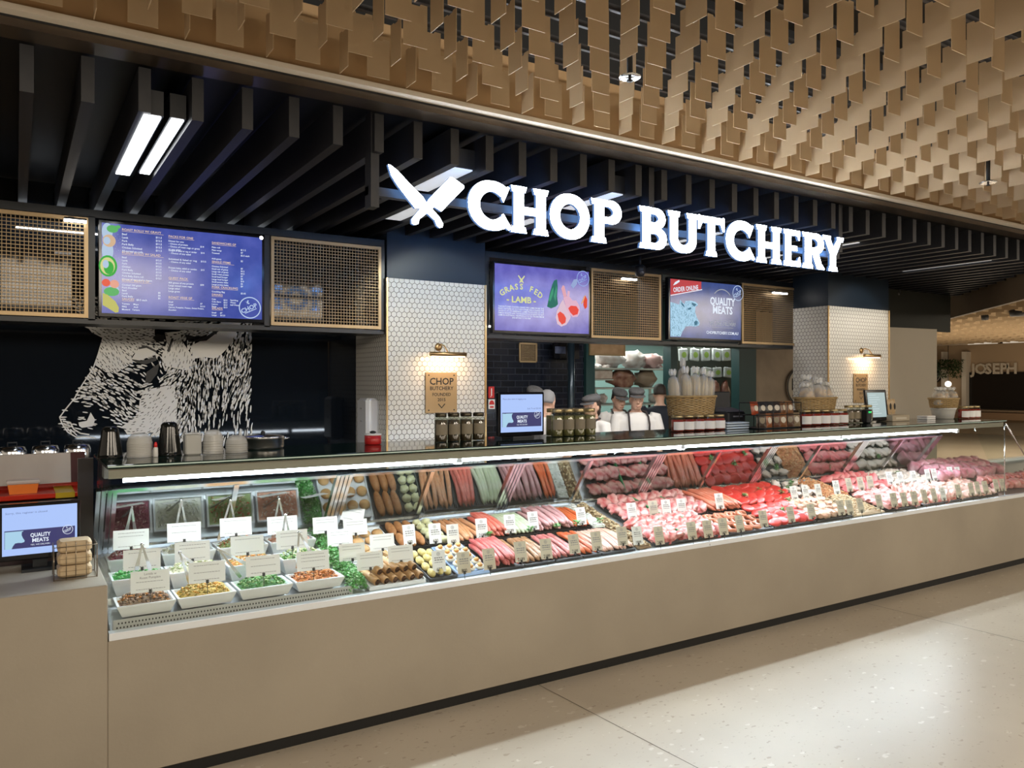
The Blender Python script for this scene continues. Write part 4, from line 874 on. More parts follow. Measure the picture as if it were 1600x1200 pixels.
# ------------------------------------------------------------------ bread, pastries, meat
def sat(c, g=1.6): return tuple(v**g for v in c)
def food(name, col, col2=None, rough=.35, sc=30, bump=.25):
    col = sat(col); col2 = sat(col2) if col2 else None
    return mat(name, col, rough, 0, col2 or tuple(c*1.25 for c in col), sc, bump=bump, bscale=sc*4)
def meat_tray(x0, x1, y0, y1, label, m=None, h=.018):
    b = MB(); z0, z1 = zd(y0), zd(y1)
    def P(y, dz): return (y, zd(y)+dz)
    b.prism([P(y0, .001), P(y1, .001), P(y1, .006), P(y0, .006)], x0, x1, 'x')
    b.prism([P(y0, .001), P(y0+.004, .001), P(y0+.001, h), P(y0-.003, h)], x0, x1, 'x'); b.prism([P(y1-.004, .001), P(y1, .001), P(y1+.003, h), P(y1-.001, h)], x0, x1, 'x')
    for xx in (x0-.002, x1-.003): b.prism([P(y0, .001), P(y1, .001), P(y1, h), P(y0, h)], xx, xx+.005, 'x')
    return tag(b.build('meat_tray', m or mat('black_tray', (.015, .015, .017), .35)), label, 'tray')
def sausage_mesh(name, L0, r, m, bend=.01, sag=.01, n=9):
    b = MB(); pts, rr = [], []
    for i in range(n+4):
        t = i/(n+3); y = -L0/2+L0*t; e = math.sin(PI*min(1, max(0, t)))**.28 if 0 < t < 1 else .25
        pts.append((bend*math.sin(PI*t), y, sag*math.sin(PI*t))); rr.append(max(r*.22, r*min(1, (min(t, 1-t)*L0/r*1.3+.06)**.6)))
    b.tube(pts, r, 9, rr=rr); b.tube([(0, L0/2-.002, 0), (.002, L0/2+.006, .001)], .0022, 5); return b.mesh(name, m)
def sausages(x0, x1, y0, y1, nm, col, col2, lbl, r=.0145, layers=1, cross=0, tray=True, wob=.12, trayl=None):
    m = food('sausage_'+nm, col, col2, .28); Ln = (y1-y0-.012)*math.sqrt(1+DS*DS)
    ms = [sausage_mesh('sausage', Ln*q, r*w_, m, bd, .012) for q, w_, bd in ((.97, 1, .008), (1, .93, -.008), (.93, 1.05, .004))]
    if tray: meat_tray(x0, x1, y0, y1, 'black tray holding the %s' % (trayl or lbl))
    n = max(2, int(round((x1-x0-.01)/(2*r*1.0)))); pit = math.atan(DS)
    for l in range(layers):
        k = n-l
        for i in range(k):
            x = x0+.005+(x1-x0-.01)*(i+.5+l*.5)/n
            o = put('sausage', random.choice(ms), None, (x, (y0+y1)/2+random.uniform(-.004, .004), zd((y0+y1)/2)+.009+r+l*r*1.75), (pit, random.uniform(-.5, .5), cross+random.uniform(-1, 1)*wob*.5))
            where = '' if layers == 1 else (' in the lower layer' if l == 0 else ' in the upper layer')
            tag(o, '%s, %s from the left%s' % (lbl.rstrip('s') if lbl.endswith('sausages') else lbl, nth(i+1), where), 'sausage', lbl)
sausages(2.185, 2.40, .05, .36, 'rose', (.62, .20, .20), (.70, .32, .30), 'dark pink front row sausages', layers=2)
sausages(2.41, 2.61, .05, .36, 'herb', (.46, .27, .15), (.60, .42, .28), 'brown herbed front row sausages', layers=1)
sausages(2.62, 2.81, .05, .36, 'dusk', (.58, .24, .23), (.66, .36, .34), 'dusky pink front row sausages', layers=1)
sausages(2.82, 2.95, .05, .36, 'orange', (.64, .20, .09), (.68, .30, .16), 'orange front row sausages', layers=1)
sausages(2.96, 3.22, .05, .36, 'pale', (.72, .48, .40), (.76, .58, .50), 'thin pale front row sausages', r=.010, layers=1)
sausages(2.15, 2.36, .39, .70, 'peach', (.72, .42, .24), (.76, .50, .34), 'peach coloured rear row sausages', layers=1)
sausages(2.37, 2.52, .39, .70, 'coral', (.76, .26, .20), (.80, .36, .30), 'coral red rear row sausages', layers=2)
sausages(2.53, 2.73, .39, .70, 'mint', (.66, .72, .54), (.74, .76, .64), 'pale green rear row sausages', layers=1)
sausages(2.74, 3.02, .39, .70, 'mauve', (.66, .42, .42), (.74, .52, .52), 'mauve pink rear row sausages', layers=2)
sausages(3.03, 3.15, .39, .70, 'tang', (.78, .26, .10), (.80, .34, .18), 'bright orange rear row sausages', layers=1)
sausages(4.22, 4.55, .36, .72, 'salmon', (.74, .30, .20), (.78, .40, .30), 'long salmon pink sausages', layers=2, cross=.10, wob=.08)
# coiled sausages
cm = food('sausage_coil', (.70, .32, .20), (.76, .42, .30), .28)
meat_tray(4.0, 4.50, .05, .34, 'black tray holding the curved salmon sausages')
b = MB(); pts = [(math.cos(t*PI/12)*.055, math.sin(t*PI/12)*.05, .004*math.sin(t)) for t in range(-1, 16)]; b.tube(pts, .0125, 8, rr=[.004]+[.0125]*(len(pts)-2)+[.004]); crv = b.mesh('curved_sausage', cm)
k = 0
for r in range(3):
    for i in range(8):
        x, y = 4.05+i*.056+(.02 if r % 2 else 0), .10+.085*r; k += 1
        o = put('curved_sausage', crv, None, (x, y, zd(y)+.022+.006*(i % 2)), (math.atan(DS), 0, random.uniform(-.5, .5)+.6)); tag(o, 'curved salmon sausage, %s from the left in the %s row of its tray' % (nth(i+1), nth(r+1)), 'sausage', 'curved salmon sausages')
# steaks / chops / patties
def slab_mesh(name, a, c, h, m, seed, jit=.35):
    b = MB(); b.blob((0, 0, 0), (a, c, h), 16, 8, jit=jit, seed=seed, fn=lambda p, d: Vector((p.x, p.y, (abs(d.z)**.35)*math.copysign(h, d.z) if d.z else 0))); return b.mesh(name, m)
def meatm(name, red, fat, sc=14):
    m = mat(name, sat(red), .32, 0, sat(fat), sc, bump=.2, bscale=60); return m
CHOP = meatm('lamb_meat', (.58, .08, .08), (.80, .50, .46), 22); FATM = meatm('fatty_meat', (.64, .15, .16), (.80, .56, .52), 18); REDM = meatm('beef_red', (.66, .07, .06), (.72, .14, .11), 20)
PINK = meatm('pork_pink', (.76, .36, .34), (.84, .60, .58), 12); CHK = meatm('chicken_flesh', (.76, .50, .38), (.82, .66, .56), 8); PALE = meatm('pale_cut', (.80, .68, .60), (.84, .78, .74), 8)
def shingles(name, lblf, cat, x0, x1, y0, y1, m, a, c, h, dx, dy, tilt=.5, rz=.3, grp=None, jit=.8, tray=None, lift=.012):
    if tray: meat_tray(x0, x1, y0, y1, tray)
    ms = [slab_mesh(name, a*q, c*w_, h, m, s*3.1, jit) for s, (q, w_) in enumerate(((1, 1), (.85, 1.12), (1.1, .88), (.95, .8), (.8, 1)))]
    rws = max(1, int((y1-y0)/dy)); cls = max(1, int((x1-x0)/dx))
    for r in range(rws):
        for i in range(cls):
            x = x0+(x1-x0)*(i+.5)/cls+random.uniform(-.006, .006); y = y0+(y1-y0)*(r+.5)/rws+random.uniform(-.006, .006)
            o = put(name, random.choice(ms), None, (x, y, zd(y)+lift+h+abs(math.sin(tilt))*a*.35+random.uniform(0, .008)), (math.atan(DS)+random.uniform(-.15, .15), -tilt+random.uniform(-.2, .2), rz+random.uniform(-.55, .55)))
            rw_ = '' if rws == 1 else ', '+('front' if r == 0 else ('rear' if r == rws-1 else nth(r+1)))+' row'
            tag(o, '%s, %s from the left%s' % (lblf, nth(i+1), rw_), cat, grp or lblf)
shingles('lamb_chop', 'marbled red lamb chop by the green dividers', 'meat', 3.40, 4.0, .06, .36, CHOP, .055, .045, .012, .058, .072, tray='steel coloured tray of lamb chops beside the brown crumb strip')
shingles('pork_steak', 'pale pink marbled steak behind the lamb chops', 'meat', 3.44, 4.20, .38, .72, FATM, .062, .05, .011, .066, .085, tray='tray of marbled steaks behind the lamb chops')
shingles('beef_patty', 'round red patty in the front trays', 'meat', 4.52, 4.98, .06, .36, REDM, .052, .050, .012, .075, .075, .4, 0, jit=.08, tray='black tray of red beef patties in the front row')
shingles('beef_patty', 'round red patty with green sprigs behind', 'meat', 4.58, 5.22, .39, .72, REDM, .055, .053, .013, .08, .08, .4, 0, jit=.08, tray='black tray of red beef patties in the rear row')
shingles('chicken_fillet', 'pale raw chicken fillet right of the beef patties', 'meat', 5.0, 5.42, .06, .36, CHK, .06, .04, .018, .075, .075, .15, .6, tray='black tray of pale chicken fillets')
shingles('white_cutlet', 'white crumbed cutlet behind the chicken fillets', 'meat', 5.24, 5.56, .40, .72, PALE, .045, .035, .016, .085, .09, .2, .3, tray='tray of white cutlets with green garnish')
shingles('pork_fillet', 'deep pink pork fillet in the front row', 'meat', 5.86, 6.34, .06, .36, PINK, .065, .044, .016, .075, .075, .2, .5, tray='tray of deep pink pork fillets in the front row')
shingles('ham_steak', 'bright pink steak behind the pork fillets', 'meat', 5.9, 6.5, .39, .72, meatm('ham_pink', (.80, .22, .24), (.84, .46, .44), 9), .07, .05, .012, .075, .085, .5, .3, tray='tray of bright pink steaks in the rear row')
shingles('bacon_slice', 'streaky pink bacon slice near the case end', 'meat', 6.38, 6.95, .06, .36, meatm('bacon', (.78, .22, .18), (.84, .66, .60), 22), .075, .036, .006, .062, .075, .6, .3, tray='tray of streaky bacon slices in the front row')
shingles('pale_fillet', 'creamy pale fillet in the rear trays', 'meat', 6.55, 7.15, .39, .72, PALE, .065, .044, .014, .08, .085, .25, .4, tray='tray of creamy pale fillets in the rear row')
shingles('veal_cutlet', 'pale rosy veal cutlet in the front row', 'meat', 6.98, 7.60, .06, .36, meatm('veal', (.78, .50, .44), (.84, .70, .64), 10), .06, .046, .012, .08, .075, .35, .3, tray='tray of rosy veal cutlets in the front row')
shingles('lilac_roast', 'lilac pink rolled roast at the far right', 'meat', 7.2, 8.4, .36, .72, meatm('roast', (.66, .30, .36), (.82, .62, .66), 8), .085, .06, .05, .13, .12, .1, .6)
shingles('rosy_joint', 'rosy joint beyond the case top', 'meat', 7.68, 8.7, .07, .32, PINK, .07, .05, .035, .10, .09, .1, .4)
def strip(x0, x1, y0, y1, cols, label, n=500, skew=0, h=.02, name='crumbed_strip'):
    b = MB()
    for k in range(n):
        v = random.random(); y = y0+(y1-y0)*v; x = x0+(x1-x0)*random.random()+skew*(v-.5); u = (x-x0-skew*(v-.5))/(x1-x0)
        s = random.uniform(.006, .012); z = zd(y)+.008+h*(1-(2*u-1)**2)+random.uniform(-.003, .003)
        b.blob((x, y, z), (s, s*.8, s*.6), 6, 4)
    b.prism([(y0, zd(y0)+.001), (y1, zd(y1)+.001), (y1, zd(y1)+.012), (y0, zd(y0)+.012)], x0+(-skew*.5 if skew > 0 else 0), x1+(-skew*.5 if skew > 0 else 0), 'x')
    tag(b.build(name, mat(name+label[:6], cols[0], .6, island=cols)), label, 'food', kind='stuff')
BR = [(.34, .22, .10), (.48, .34, .18), (.62, .50, .32), (.24, .15, .07)]
strip(3.26, 3.36, .06, .72, BR, 'brown crumbed mushroom strip between the pale sausages and the lamb chops', 420)
strip(5.44, 5.84, .06, .36, [(.50, .34, .18), (.60, .44, .26), (.66, .52, .36)], 'heap of light brown crumbed pieces in the front row', 520, h=.035, name='crumbed_pieces')
strip(5.58, 5.88, .40, .72, [(.66, .34, .14), (.70, .42, .22), (.58, .24, .10)], 'heap of orange crumbed pieces in the rear row', 320, h=.035, name='orange_crumbed_pieces')
strip(3.17, 3.25, .38, .70, [(.84, .84, .80), (.78, .80, .74)], 'pale white filled strip right of the bright orange sausages', 120, h=.03, name='white_strip')
GRN = mat('divider_green', (.05, .28, .10), .4)
for x, y0, y1, l in ((3.66, .08, .36, 'left front'), (3.86, .08, .36, 'right front'), (3.74, .38, .70, 'left rear'), (3.98, .38, .70, 'right rear')):
    b = MB(); b.prism([(y0, zd(y0)+.03), (y1, zd(y1)+.03), (y1, zd(y1)+.052), (y0, zd(y0)+.052)], -.006, .006, 'x'); tag(b.build('green_divider', GRN, None, (x, 0, 0), (0, 0, 0)), 'thin green plastic grass divider among the chops, %s of four' % l, 'divider')
def leafy(x, y, label, s=.03, h=.05):
    t = thing('herb_garnish', label, 'garnish', (x, y, zd(y)+h)); b = MB()
    for k in range(26):
        a = random.uniform(0, 6.3); q = random.uniform(.3, 1)*s; M = Matrix.Translation((math.cos(a)*q*.6, math.sin(a)*q*.6, random.uniform(0, s*.7))) @ Matrix.Rotation(a, 4, 'Z') @ Matrix.Rotation(random.uniform(-.8, .3), 4, 'Y')
        b.add([M @ Vector(p) for p in ((-s*.3, 0, 0), (0, s*.18, .003), (s*.4, 0, 0), (0, -s*.18, .003))], [(0, 1, 2, 3)])
    b.build('leaves', LEAF, t); b = MB(); b.tube([(0, 0, -.01), (0, 0, .012)], .002, 5); b.build('stem', GRN, t)
for x, y, l in ((2.36, .37, 'tuft of herbs below the coral sausages'), (2.66, .37, 'tuft of herbs below the pale green sausages'), (2.86, .37, 'tuft of herbs below the mauve sausages'), (3.02, .38, 'tuft of herbs below the bright orange sausages'), (3.2, .37, 'tuft of herbs beside the white strip'),
                (4.72, .5, 'green sprig on the rear patties, left'), (4.95, .56, 'green sprig on the rear patties, centre'), (5.12, .48, 'green sprig on the rear patties, right'), (4.78, .2, 'green sprig on the front patties'), (5.3, .55, 'green sprig on the white cutlets'), (5.42, .62, 'green sprig at the back of the white cutlets'), (5.02, .34, 'green pepper slice beside the chicken fillets'), (6.1, .66, 'green sprig behind the bright pink steaks'), (6.9, .6, 'green sprig on the creamy fillets')):
    leafy(x, y, l, .036, .048)
# rolls, pastries
ROLL = food('pastry_brown', (.56, .36, .18), (.70, .52, .32), .45, 22); FILL = food('filling', (.20, .10, .05), (.30, .17, .09), .6)
b = MB(); b.tube([(0, -.07, 0), (0, -.064, 0), (0, .064, 0), (0, .07, 0)], .02, 12, rr=[.0165, .020, .020, .0165]); b.cur = 1; b.lathe([(0, 0), (.0155, 0)], (0, -.0705, 0), 12, M=Matrix.Rotation(PI/2, 4, 'X')); rlm = b.mesh('sausage_roll', [ROLL, FILL])
tw = meat_tray(1.485, 1.79, .05, .30, 'white rimmed tray of sausage rolls right of the parsley', TRAYM, .022)
kk = 0
for l, n in ((0, 6), (1, 5)):
    for i in range(n):
        kk += 1; x = 1.515+.048*i+.024*l; y = .13+.03*l
        tag(put('sausage_roll', rlm, None, (x, y, zd(y)+.032+.034*l), (math.atan(DS), 0, .25)), 'baked sausage roll right of the parsley, %s from the left in the %s layer' % (nth(i+1), ['lower', 'upper'][l]), 'sausage roll', 'sausage rolls on the white tray')
meat_tray(1.50, 1.80, .33, .70, 'tray of golden pastries behind the sausage rolls', TRAYM, .02)
PAS = food('golden_pastry', (.66, .42, .20), (.76, .58, .36), .5, 14)
b = MB(); b.lathe([(0, .026), (.024, .022), (.032, .012), (.034, .004), (.028, 0), (0, 0)], n=16); pm = b.mesh('pastry', PAS)
for r in range(4):
    for i in range(4):
        x, y = 1.54+.074*i, .37+.085*r; tag(put('pastry', pm, None, (x, y, zd(y)+.012), (math.atan(DS), 0, 0)), 'golden pastry behind the sausage rolls, %s from the left in the %s row' % (nth(i+1), nth(r+1)), 'pastry', 'golden pastries')
LOAF = food('crumbed_loaf', (.50, .27, .12), (.60, .36, .18), .6, 40)
b = MB(); b.blob((0, 0, 0), (.026, .085, .026), 12, 10); lm = b.mesh('crumbed_loaf', LOAF)
meat_tray(1.82, 1.99, .40, .72, 'black tray of long crumbed loaves', None, .02)
for i in range(3):
    for r in range(2):
        x, y = 1.85+.054*i, .48+.15*r; tag(put('crumbed_loaf', lm, None, (x, y, zd(y)+.03), (math.atan(DS), 0, -.1)), 'long brown crumbed loaf at the back, %s from the left, %s' % (nth(i+1), ['nearer', 'farther'][r]), 'loaf', 'long crumbed loaves')
YEL = food('yellow_croquette', (.72, .62, .30), (.78, .70, .42), .55, 50)
b = MB(); b.blob((0, 0, 0), (.021, .036, .02), 12, 8); ym = b.mesh('croquette', YEL)
meat_tray(1.815, 1.975, .05, .36, 'black tray of pale yellow croquettes', None, .02)
for r in range(4):
    for i in range(3):
        x, y = 1.845+.047*i, .09+.07*r; tag(put('croquette', ym, None, (x, y, zd(y)+.026+.008*(i % 2)), (math.atan(DS), 0, random.uniform(-.3, .3))), 'pale yellow oval croquette, %s from the left in the %s row' % (nth(i+1), nth(r+1)), 'croquette', 'pale yellow croquettes')
meat_tray(2.0, 2.13, .40, .71, 'tray of creamy yellow filled parcels', None, .02)
PC = food('creamy_parcel', (.76, .74, .48), (.82, .82, .66), .5, 18)
b = MB(); b.blob((0, 0, 0), (.028, .030, .022), 12, 8, jit=.5, seed=4); pcm = b.mesh('filled_parcel', PC)
for r in range(5):
    for i in range(2):
        x, y = 2.035+.058*i, .43+.06*r; tag(put('filled_parcel', pcm, None, (x, y, zd(y)+.03), (math.atan(DS), 0, r*.7+i)), 'creamy yellow filled parcel behind the mushroom cups, %s in the %s row' % (['left', 'right'][i], nth(r+1)), 'parcel', 'creamy yellow parcels')
meat_tray(1.985, 2.175, .05, .37, 'tray of white filled mushroom cups', mat('blue_paper', (.35, .48, .72), .6), .02)
CUP = food('cup_white', (.80, .76, .66), (.84, .82, .76), .5, 14); TOP = food('cup_top', (.66, .36, .12), (.78, .62, .34), .5, 26)
b = MB(); b.lathe([(0, 0), (.018, .001), (.027, .012), (.026, .02), (0, .022)], n=14); cup = b.mesh('cup', CUP); b = MB(); b.blob((0, 0, .026), (.017, .017, .011), 10, 6, jit=.4); topm = b.mesh('filling', TOP)
for r in range(5):
    for i in range(3):
        x, y = 2.018+.058*i+(.012 if r % 2 else 0), .085+.062*r
        t = thing('mushroom_cup', 'white mushroom cup with browned filling, %s from the left in the %s row' % (nth(i+1), nth(r+1)), 'mushroom', (x, y, zd(y)+.012), (math.atan(DS), 0, 0), 'filled mushroom cups'); put('cup', cup, t); put('filling', topm, t)
# price tickets
TK = [(687, 894, '600', 0, 'yellow croquettes'), (726, 896, '800', 1, 'mushroom cups, left'), (766, 890, '800', 1, 'mushroom cups, right'), (815, 878, '2199', 1, 'dark pink sausages'), (855, 873, '2199', 1, 'brown herbed sausages'), (899, 865, '2199', 1, 'dusky pink sausages'), (934, 860, '2199', 1, 'orange front sausages'), (974, 852, '2000', 1, 'thin pale sausages'), (998, 851, '1999', 0, 'brown crumbed strip'), (1032, 851, '2499', 1, 'leftmost lamb chops'),
      (641, 851, '600', 0, 'crumbed loaves'), (681, 849, '600', 0, 'creamy yellow parcels'), (709, 850, '600', 0, 'rear mushroom cups'), (754, 840, '2199', 0, 'peach sausages'), (798, 833, '2199', 0, 'coral red sausages'), (835, 828, '2199', 0, 'pale green sausages'), (910, 820, '2199', 0, 'bright orange sausages'), (989, 812, '1999', 0, 'left rear marbled steaks'), (1023, 808, '2000', 1, 'cream ticket in the marbled steaks'), (1043, 806, '2000', 0, 'middle of the marbled steaks'), (1067, 804, '2099', 0, 'right of the marbled steaks'),
      (1083, 843, '2499', 1, 'lamb chops by the green divider'), (1108, 840, '2499', 1, 'lamb chops, second ticket right of the divider'), (1132, 836, '3499', 1, 'left of the curved sausages'), (1158, 831, '3499', 1, 'middle of the curved sausages'), (1195, 823, '1899', 1, 'right end of the curved sausages'), (1238, 816, '1899', 1, 'front beef patties'), (1270, 811, '1799', 1, 'chicken fillets'), (1126, 795, '1899', 0, 'long salmon sausages'),
      (1243, 782, '1799', 0, 'rear patties, left of a row of three'), (1261, 780, '1799', 0, 'rear patties, middle of a row of three'), (1281, 778, '1799', 0, 'rear patties, right of a row of three'), (1309, 772, '1999', 0, 'white cutlets'), (1329, 768, '1999', 1, 'rear orange crumbed pieces, left'), (1347, 766, '1999', 1, 'rear orange crumbed pieces, middle'), (1362, 764, '1999', 1, 'rear orange crumbed pieces, right'), (1392, 757, '1699', 0, 'bright pink steaks, left'), (1409, 757, '1699', 0, 'bright pink steaks, middle'), (1430, 755, '1699', 0, 'bright pink steaks, right'),
      (1452, 752, '1599', 0, 'creamy pale fillets, left'), (1462, 751, '1599', 0, 'creamy pale fillets, middle'), (1487, 748, '1599', 0, 'creamy pale fillets, right'), (1499, 748, '1599', 0, 'lilac roasts'),
      (1316, 805, '1499', 1, 'front light brown crumbed pieces, left'), (1330, 804, '1499', 1, 'front light brown crumbed pieces, middle'), (1347, 801, '1499', 1, 'front light brown crumbed pieces, right'), (1376, 795, '2199', 1, 'pork fillets, first'), (1399, 792, '2199', 1, 'pork fillets, second'), (1415, 791, '2199', 1, 'pork fillets, third'), (1431, 789, '1899', 1, 'pork fillets, last before the bacon'), (1447, 786, '1899', 1, 'bacon, first'), (1462, 784, '1899', 1, 'bacon, second'), (1476, 782, '1899', 0, 'bacon, third'),
      (1500, 777, '2499', 1, 'bacon, last before the veal'), (1520, 774, '2499', 1, 'veal cutlets, first'), (1530, 772, '2499', 1, 'veal cutlets, second'), (1542, 771, '2499', 1, 'veal cutlets, third'), (1559, 768, '2499', 1, 'veal cutlets, fourth'), (1569, 767, '2499', 1, 'rightmost end of the case')]
for px, py, pr, cr, l in TK:
    card(px, py, .074, .112, [], '%s price ticket reading %s at the %s' % ('cream' if cr else 'white', pr, l.replace('cream ticket in the ', '')), 'price_ticket', h=.035 if py > 800 or px < 720 else .045, m=CREAM if cr else PAPER, price=pr, yaw=random.uniform(-.15, .0))
# ------------------------------------------------------------------ goods on the case top
TZ = 1.3605
def wx(px, y): return aty(px, 650, y).x
def jar(x, y, r, h, label, glassm, fillm, lidm, labelm=None, grp=None, lab=(.25, .62), proto={}):
    key = (r, h, glassm.name, fillm.name)
    if key not in proto:
        a = MB(); a.lathe([(r*.94, 0), (r, .006), (r, h*.78), (r*.8, h*.86), (r*.8, h*.88)], n=18)
        c = MB(); c.lathe([(0, .004), (r*.9, .004), (r*.9, h*.74), (0, h*.74)], n=14)
        l = MB(); l.lathe([(0, h*.865), (r*.84, h*.865), (r*.86, h*.88), (r*.86, h*.98), (r*.8, h), (0, h)], n=18)
        b = MB(); vs = []; n = 14
        for z in (h*lab[0], h*lab[1]):
            for k in range(n+1): an = -PI/2-1.3+2.6*k/n; vs.append(((r+.0006)*math.cos(an), (r+.0006)*math.sin(an), z))
        b.add(vs, [(k, k+1, n+2+k, n+1+k) for k in range(n)], True)
        proto[key] = (a.mesh('jar_glass', glassm), c.mesh('contents', fillm), l.mesh('lid', lidm), b.mesh('paper_label', labelm or PAPER))
    m = proto[key]; t = thing('jar', label, 'jar', (x, y, TZ), group=grp)
    put('jar_glass', m[0], t); put('contents', m[1], t); put('lid', m[2], t)
    if labelm is not False: put('paper_label', m[3], t)
JG = glass('jar_glass', (.9, .92, .88), .08)
OLIVE = mat('pickle_olive', (.16, .15, .05), .4, 0, (.34, .32, .14), 30); DARKP = mat('dark_preserve', (.05, .035, .02), .4, 0, (.16, .12, .07), 30)
SAUCE = mat('red_relish', (.30, .02, .015), .35, 0, (.45, .05, .03), 20); GLID = mat('lid_gold', (.42, .34, .18), .3, .7); BLID = mat('lid_dark', (.06, .05, .03), .25, .6)
KL = mat('kraft_label', (.26, .22, .15), .7)
n5 = ['leftmost', 'second from the left', 'third from the left', 'fourth from the left', 'fifth from the left', 'sixth from the left']
for i in range(4):
    jar(2.06+.083*i, .40, .038, .165, 'dark preserve jar below the left plaque, %s, front row' % n5[i], JG, DARKP, BLID, KL, 'dark preserve jars')
for i in range(3): jar(2.10+.083*i, .48, .038, .165, 'dark preserve jar below the left plaque, %s, rear row' % n5[i], JG, DARKP, BLID, KL, 'dark preserve jars')
for i in range(4): jar(2.878+.087*i, .40, .040, .175, 'olive green pickle jar right of the register screen, %s, front row' % n5[i], JG, OLIVE, GLID, KL, 'pickle jars')
for i in range(4): jar(2.90+.087*i, .487, .040, .175, 'olive green pickle jar right of the register screen, %s, rear row' % n5[i], JG, OLIVE, GLID, KL, 'pickle jars')
for i in range(5): jar(3.875+.102*i, .36, .047, .112, 'red relish jar under the pasta basket, %s' % n5[i], JG, SAUCE, GLID, PAPER, 'red relish jars', (.12, .62))
for i in range(5): jar(5.25+.117*i, .36, .053, .125, 'red relish jar under the biscuit basket, %s' % n5[i], JG, SAUCE, GLID, PAPER, 'red relish jars', (.12, .62))
for i in range(4): jar(5.90+.088*i, .42, .042, .15, 'squat dark pickle jar left of the tablet, %s' % n5[i], JG, DARKP, GLID, KL, 'dark pickle jars')
for i in range(4): jar(7.58+.105*i if i < 3 else 7.49, .36 if i < 3 else .45, .05, .118, 'red relish jar at the right end of the case top, %s' % (n5[i] if i < 3 else 'half hidden behind the others'), JG, SAUCE, GLID, PAPER, 'red relish jars', (.12, .62))
# takeaway packaging at the left end
def black_tub(x0, x1, h, label, y=.36):
    W = x1-x0; t = thing('black_container', label, 'container', ((x0+x1)/2, y, TZ)); b = MB(); r = W/2
    prof = [(r, 0), (r, .006)]+[(r-.018*k/12-(.0012 if k % 2 else 0), .006+(h-.02)*k/12) for k in range(13)]+[(r-.024, h-.006), (r-.032, h)]
    b.lathe(prof+[(0, h)], n=24); b.build('stacked_lids', mat('black_gloss_plastic', (.008, .009, .008), .12), t)
    b = MB(); b.box(-.012, .012, -r-.0005, -r+.012, h*.05, h*.10); b.build('paper_band', mat('band_dark', (.03, .03, .025), .3), t); return t
black_tub(.308, .415, .14, 'stack of glossy black bowls at the left end of the case top')
black_tub(.555, .665, .155, 'taller stack of glossy black bowls right of the red topped bottles')
CLR = glass('clear_plastic', (.86, .87, .84), .16, .12); CLR2 = mat('frosted_plastic', (.80, .80, .76), .18, alpha=.42)
def clear_stack(x0, x1, h, n, label, m=CLR2, y=.33):
    r = (x1-x0)/2; t = thing('clear_cup_stack', label, 'cup stack', ((x0+x1)/2, y, TZ)); b = MB()
    for k in range(n):
        z = k*h*.62/n; b.lathe([(r*.99, z), (r, z+.002), (r*.99, z+.004), (r*.90, z+h*.22), (r*.86, z+h*.3)], n=22)
    b.build('cups', m, t); b = MB(); z = h*.62; b.lathe([(r*.92, z), (r*.86, z+h*.16), (r*.7, z+h*.28), (r*.5, z+h*.36), (0, z+h*.38)], n=22); b.build('domed_lid', m, t)
clear_stack(.424, .535, .11, 9, 'stack of clear domed cups between the two black stacks')
clear_stack(.752, .848, .115, 6, 'stack of clear wavy cups right of the frosted tub'); clear_stack(.856, .962, .085, 5, 'lower stack of clear cups, rightmost of the plastic stacks')
t = thing('frosted_tub', 'square frosted plastic tub right of the taller black stack', 'container', (.706, .33, TZ)); b = MB(); b.bbox(-.036, .036, -.036, .036, 0, .095, .006); b.build('tub', mat('frost', (.62, .62, .58), .3, alpha=.8), t); b = MB(); b.bbox(-.039, .039, -.039, .039, .095, .102, .003); b.build('lid', CLR2, t)
for k, (x, h, l) in enumerate(((.524, .052, 'small white squeeze bottle with red cap, shorter of the two'), (.541, .068, 'small white squeeze bottle with red cap, taller of the two'))):
    t = thing('squeeze_bottle', l, 'bottle', (x, .30-.03*k+.02, TZ)); b = MB(); b.lathe([(.010, 0), (.011, .004), (.010, h*.6), (.005, h*.7), (0, h*.7)], n=12); b.build('bottle', mat('bottle_white', (.75, .75, .72), .3), t)
    b = MB(); b.lathe([(.0075, h*.66), (.0075, h*.82), (.004, h), (0, h)], n=12); b.build('cap', mat('cap_red', (.75, .02, .02), .3), t)
t = thing('steel_pot', 'low stainless steel pan with handle left of the tiled column', 'pan', (1.08, .50, TZ)); b = MB(); b.lathe([(.0, 0), (.10, 0), (.105, .01), (.105, .055), (.108, .058), (.10, .058), (.10, .012), (0, .010)], n=28); b.build('pan', STEEL, t)
b = MB(); b.tube([(.10, -.02, .045), (.125, -.02, .05), (.135, 0, .05), (.125, .02, .05), (.10, .02, .045)], .004); b.build('handle', CHROME, t)
b = MB(); b.lathe([(.108, .059), (.10, .066), (.03, .074), (0, .075)], n=28); b.build('lid', CHROME, t); b = MB(); b.blob((0, 0, .08), .012); b.build('knob', BLACK, t)
t = thing('red_tub', 'small red tub with black knob at the foot of the tiled column', 'container', (1.665, .45, TZ)); b = MB(); b.lathe([(.042, 0), (.046, .004), (.046, .05), (0, .05)], n=20); b.build('tub', mat('tub_red', (.50, .02, .02), .3), t)
b = MB(); b.lathe([(.047, .05), (.047, .058), (0, .06)], n=20); b.build('rim', PAPER, t); b = MB(); b.blob((0, 0, .066), (.018, .018, .008)); b.build('knob', BLACK, t)
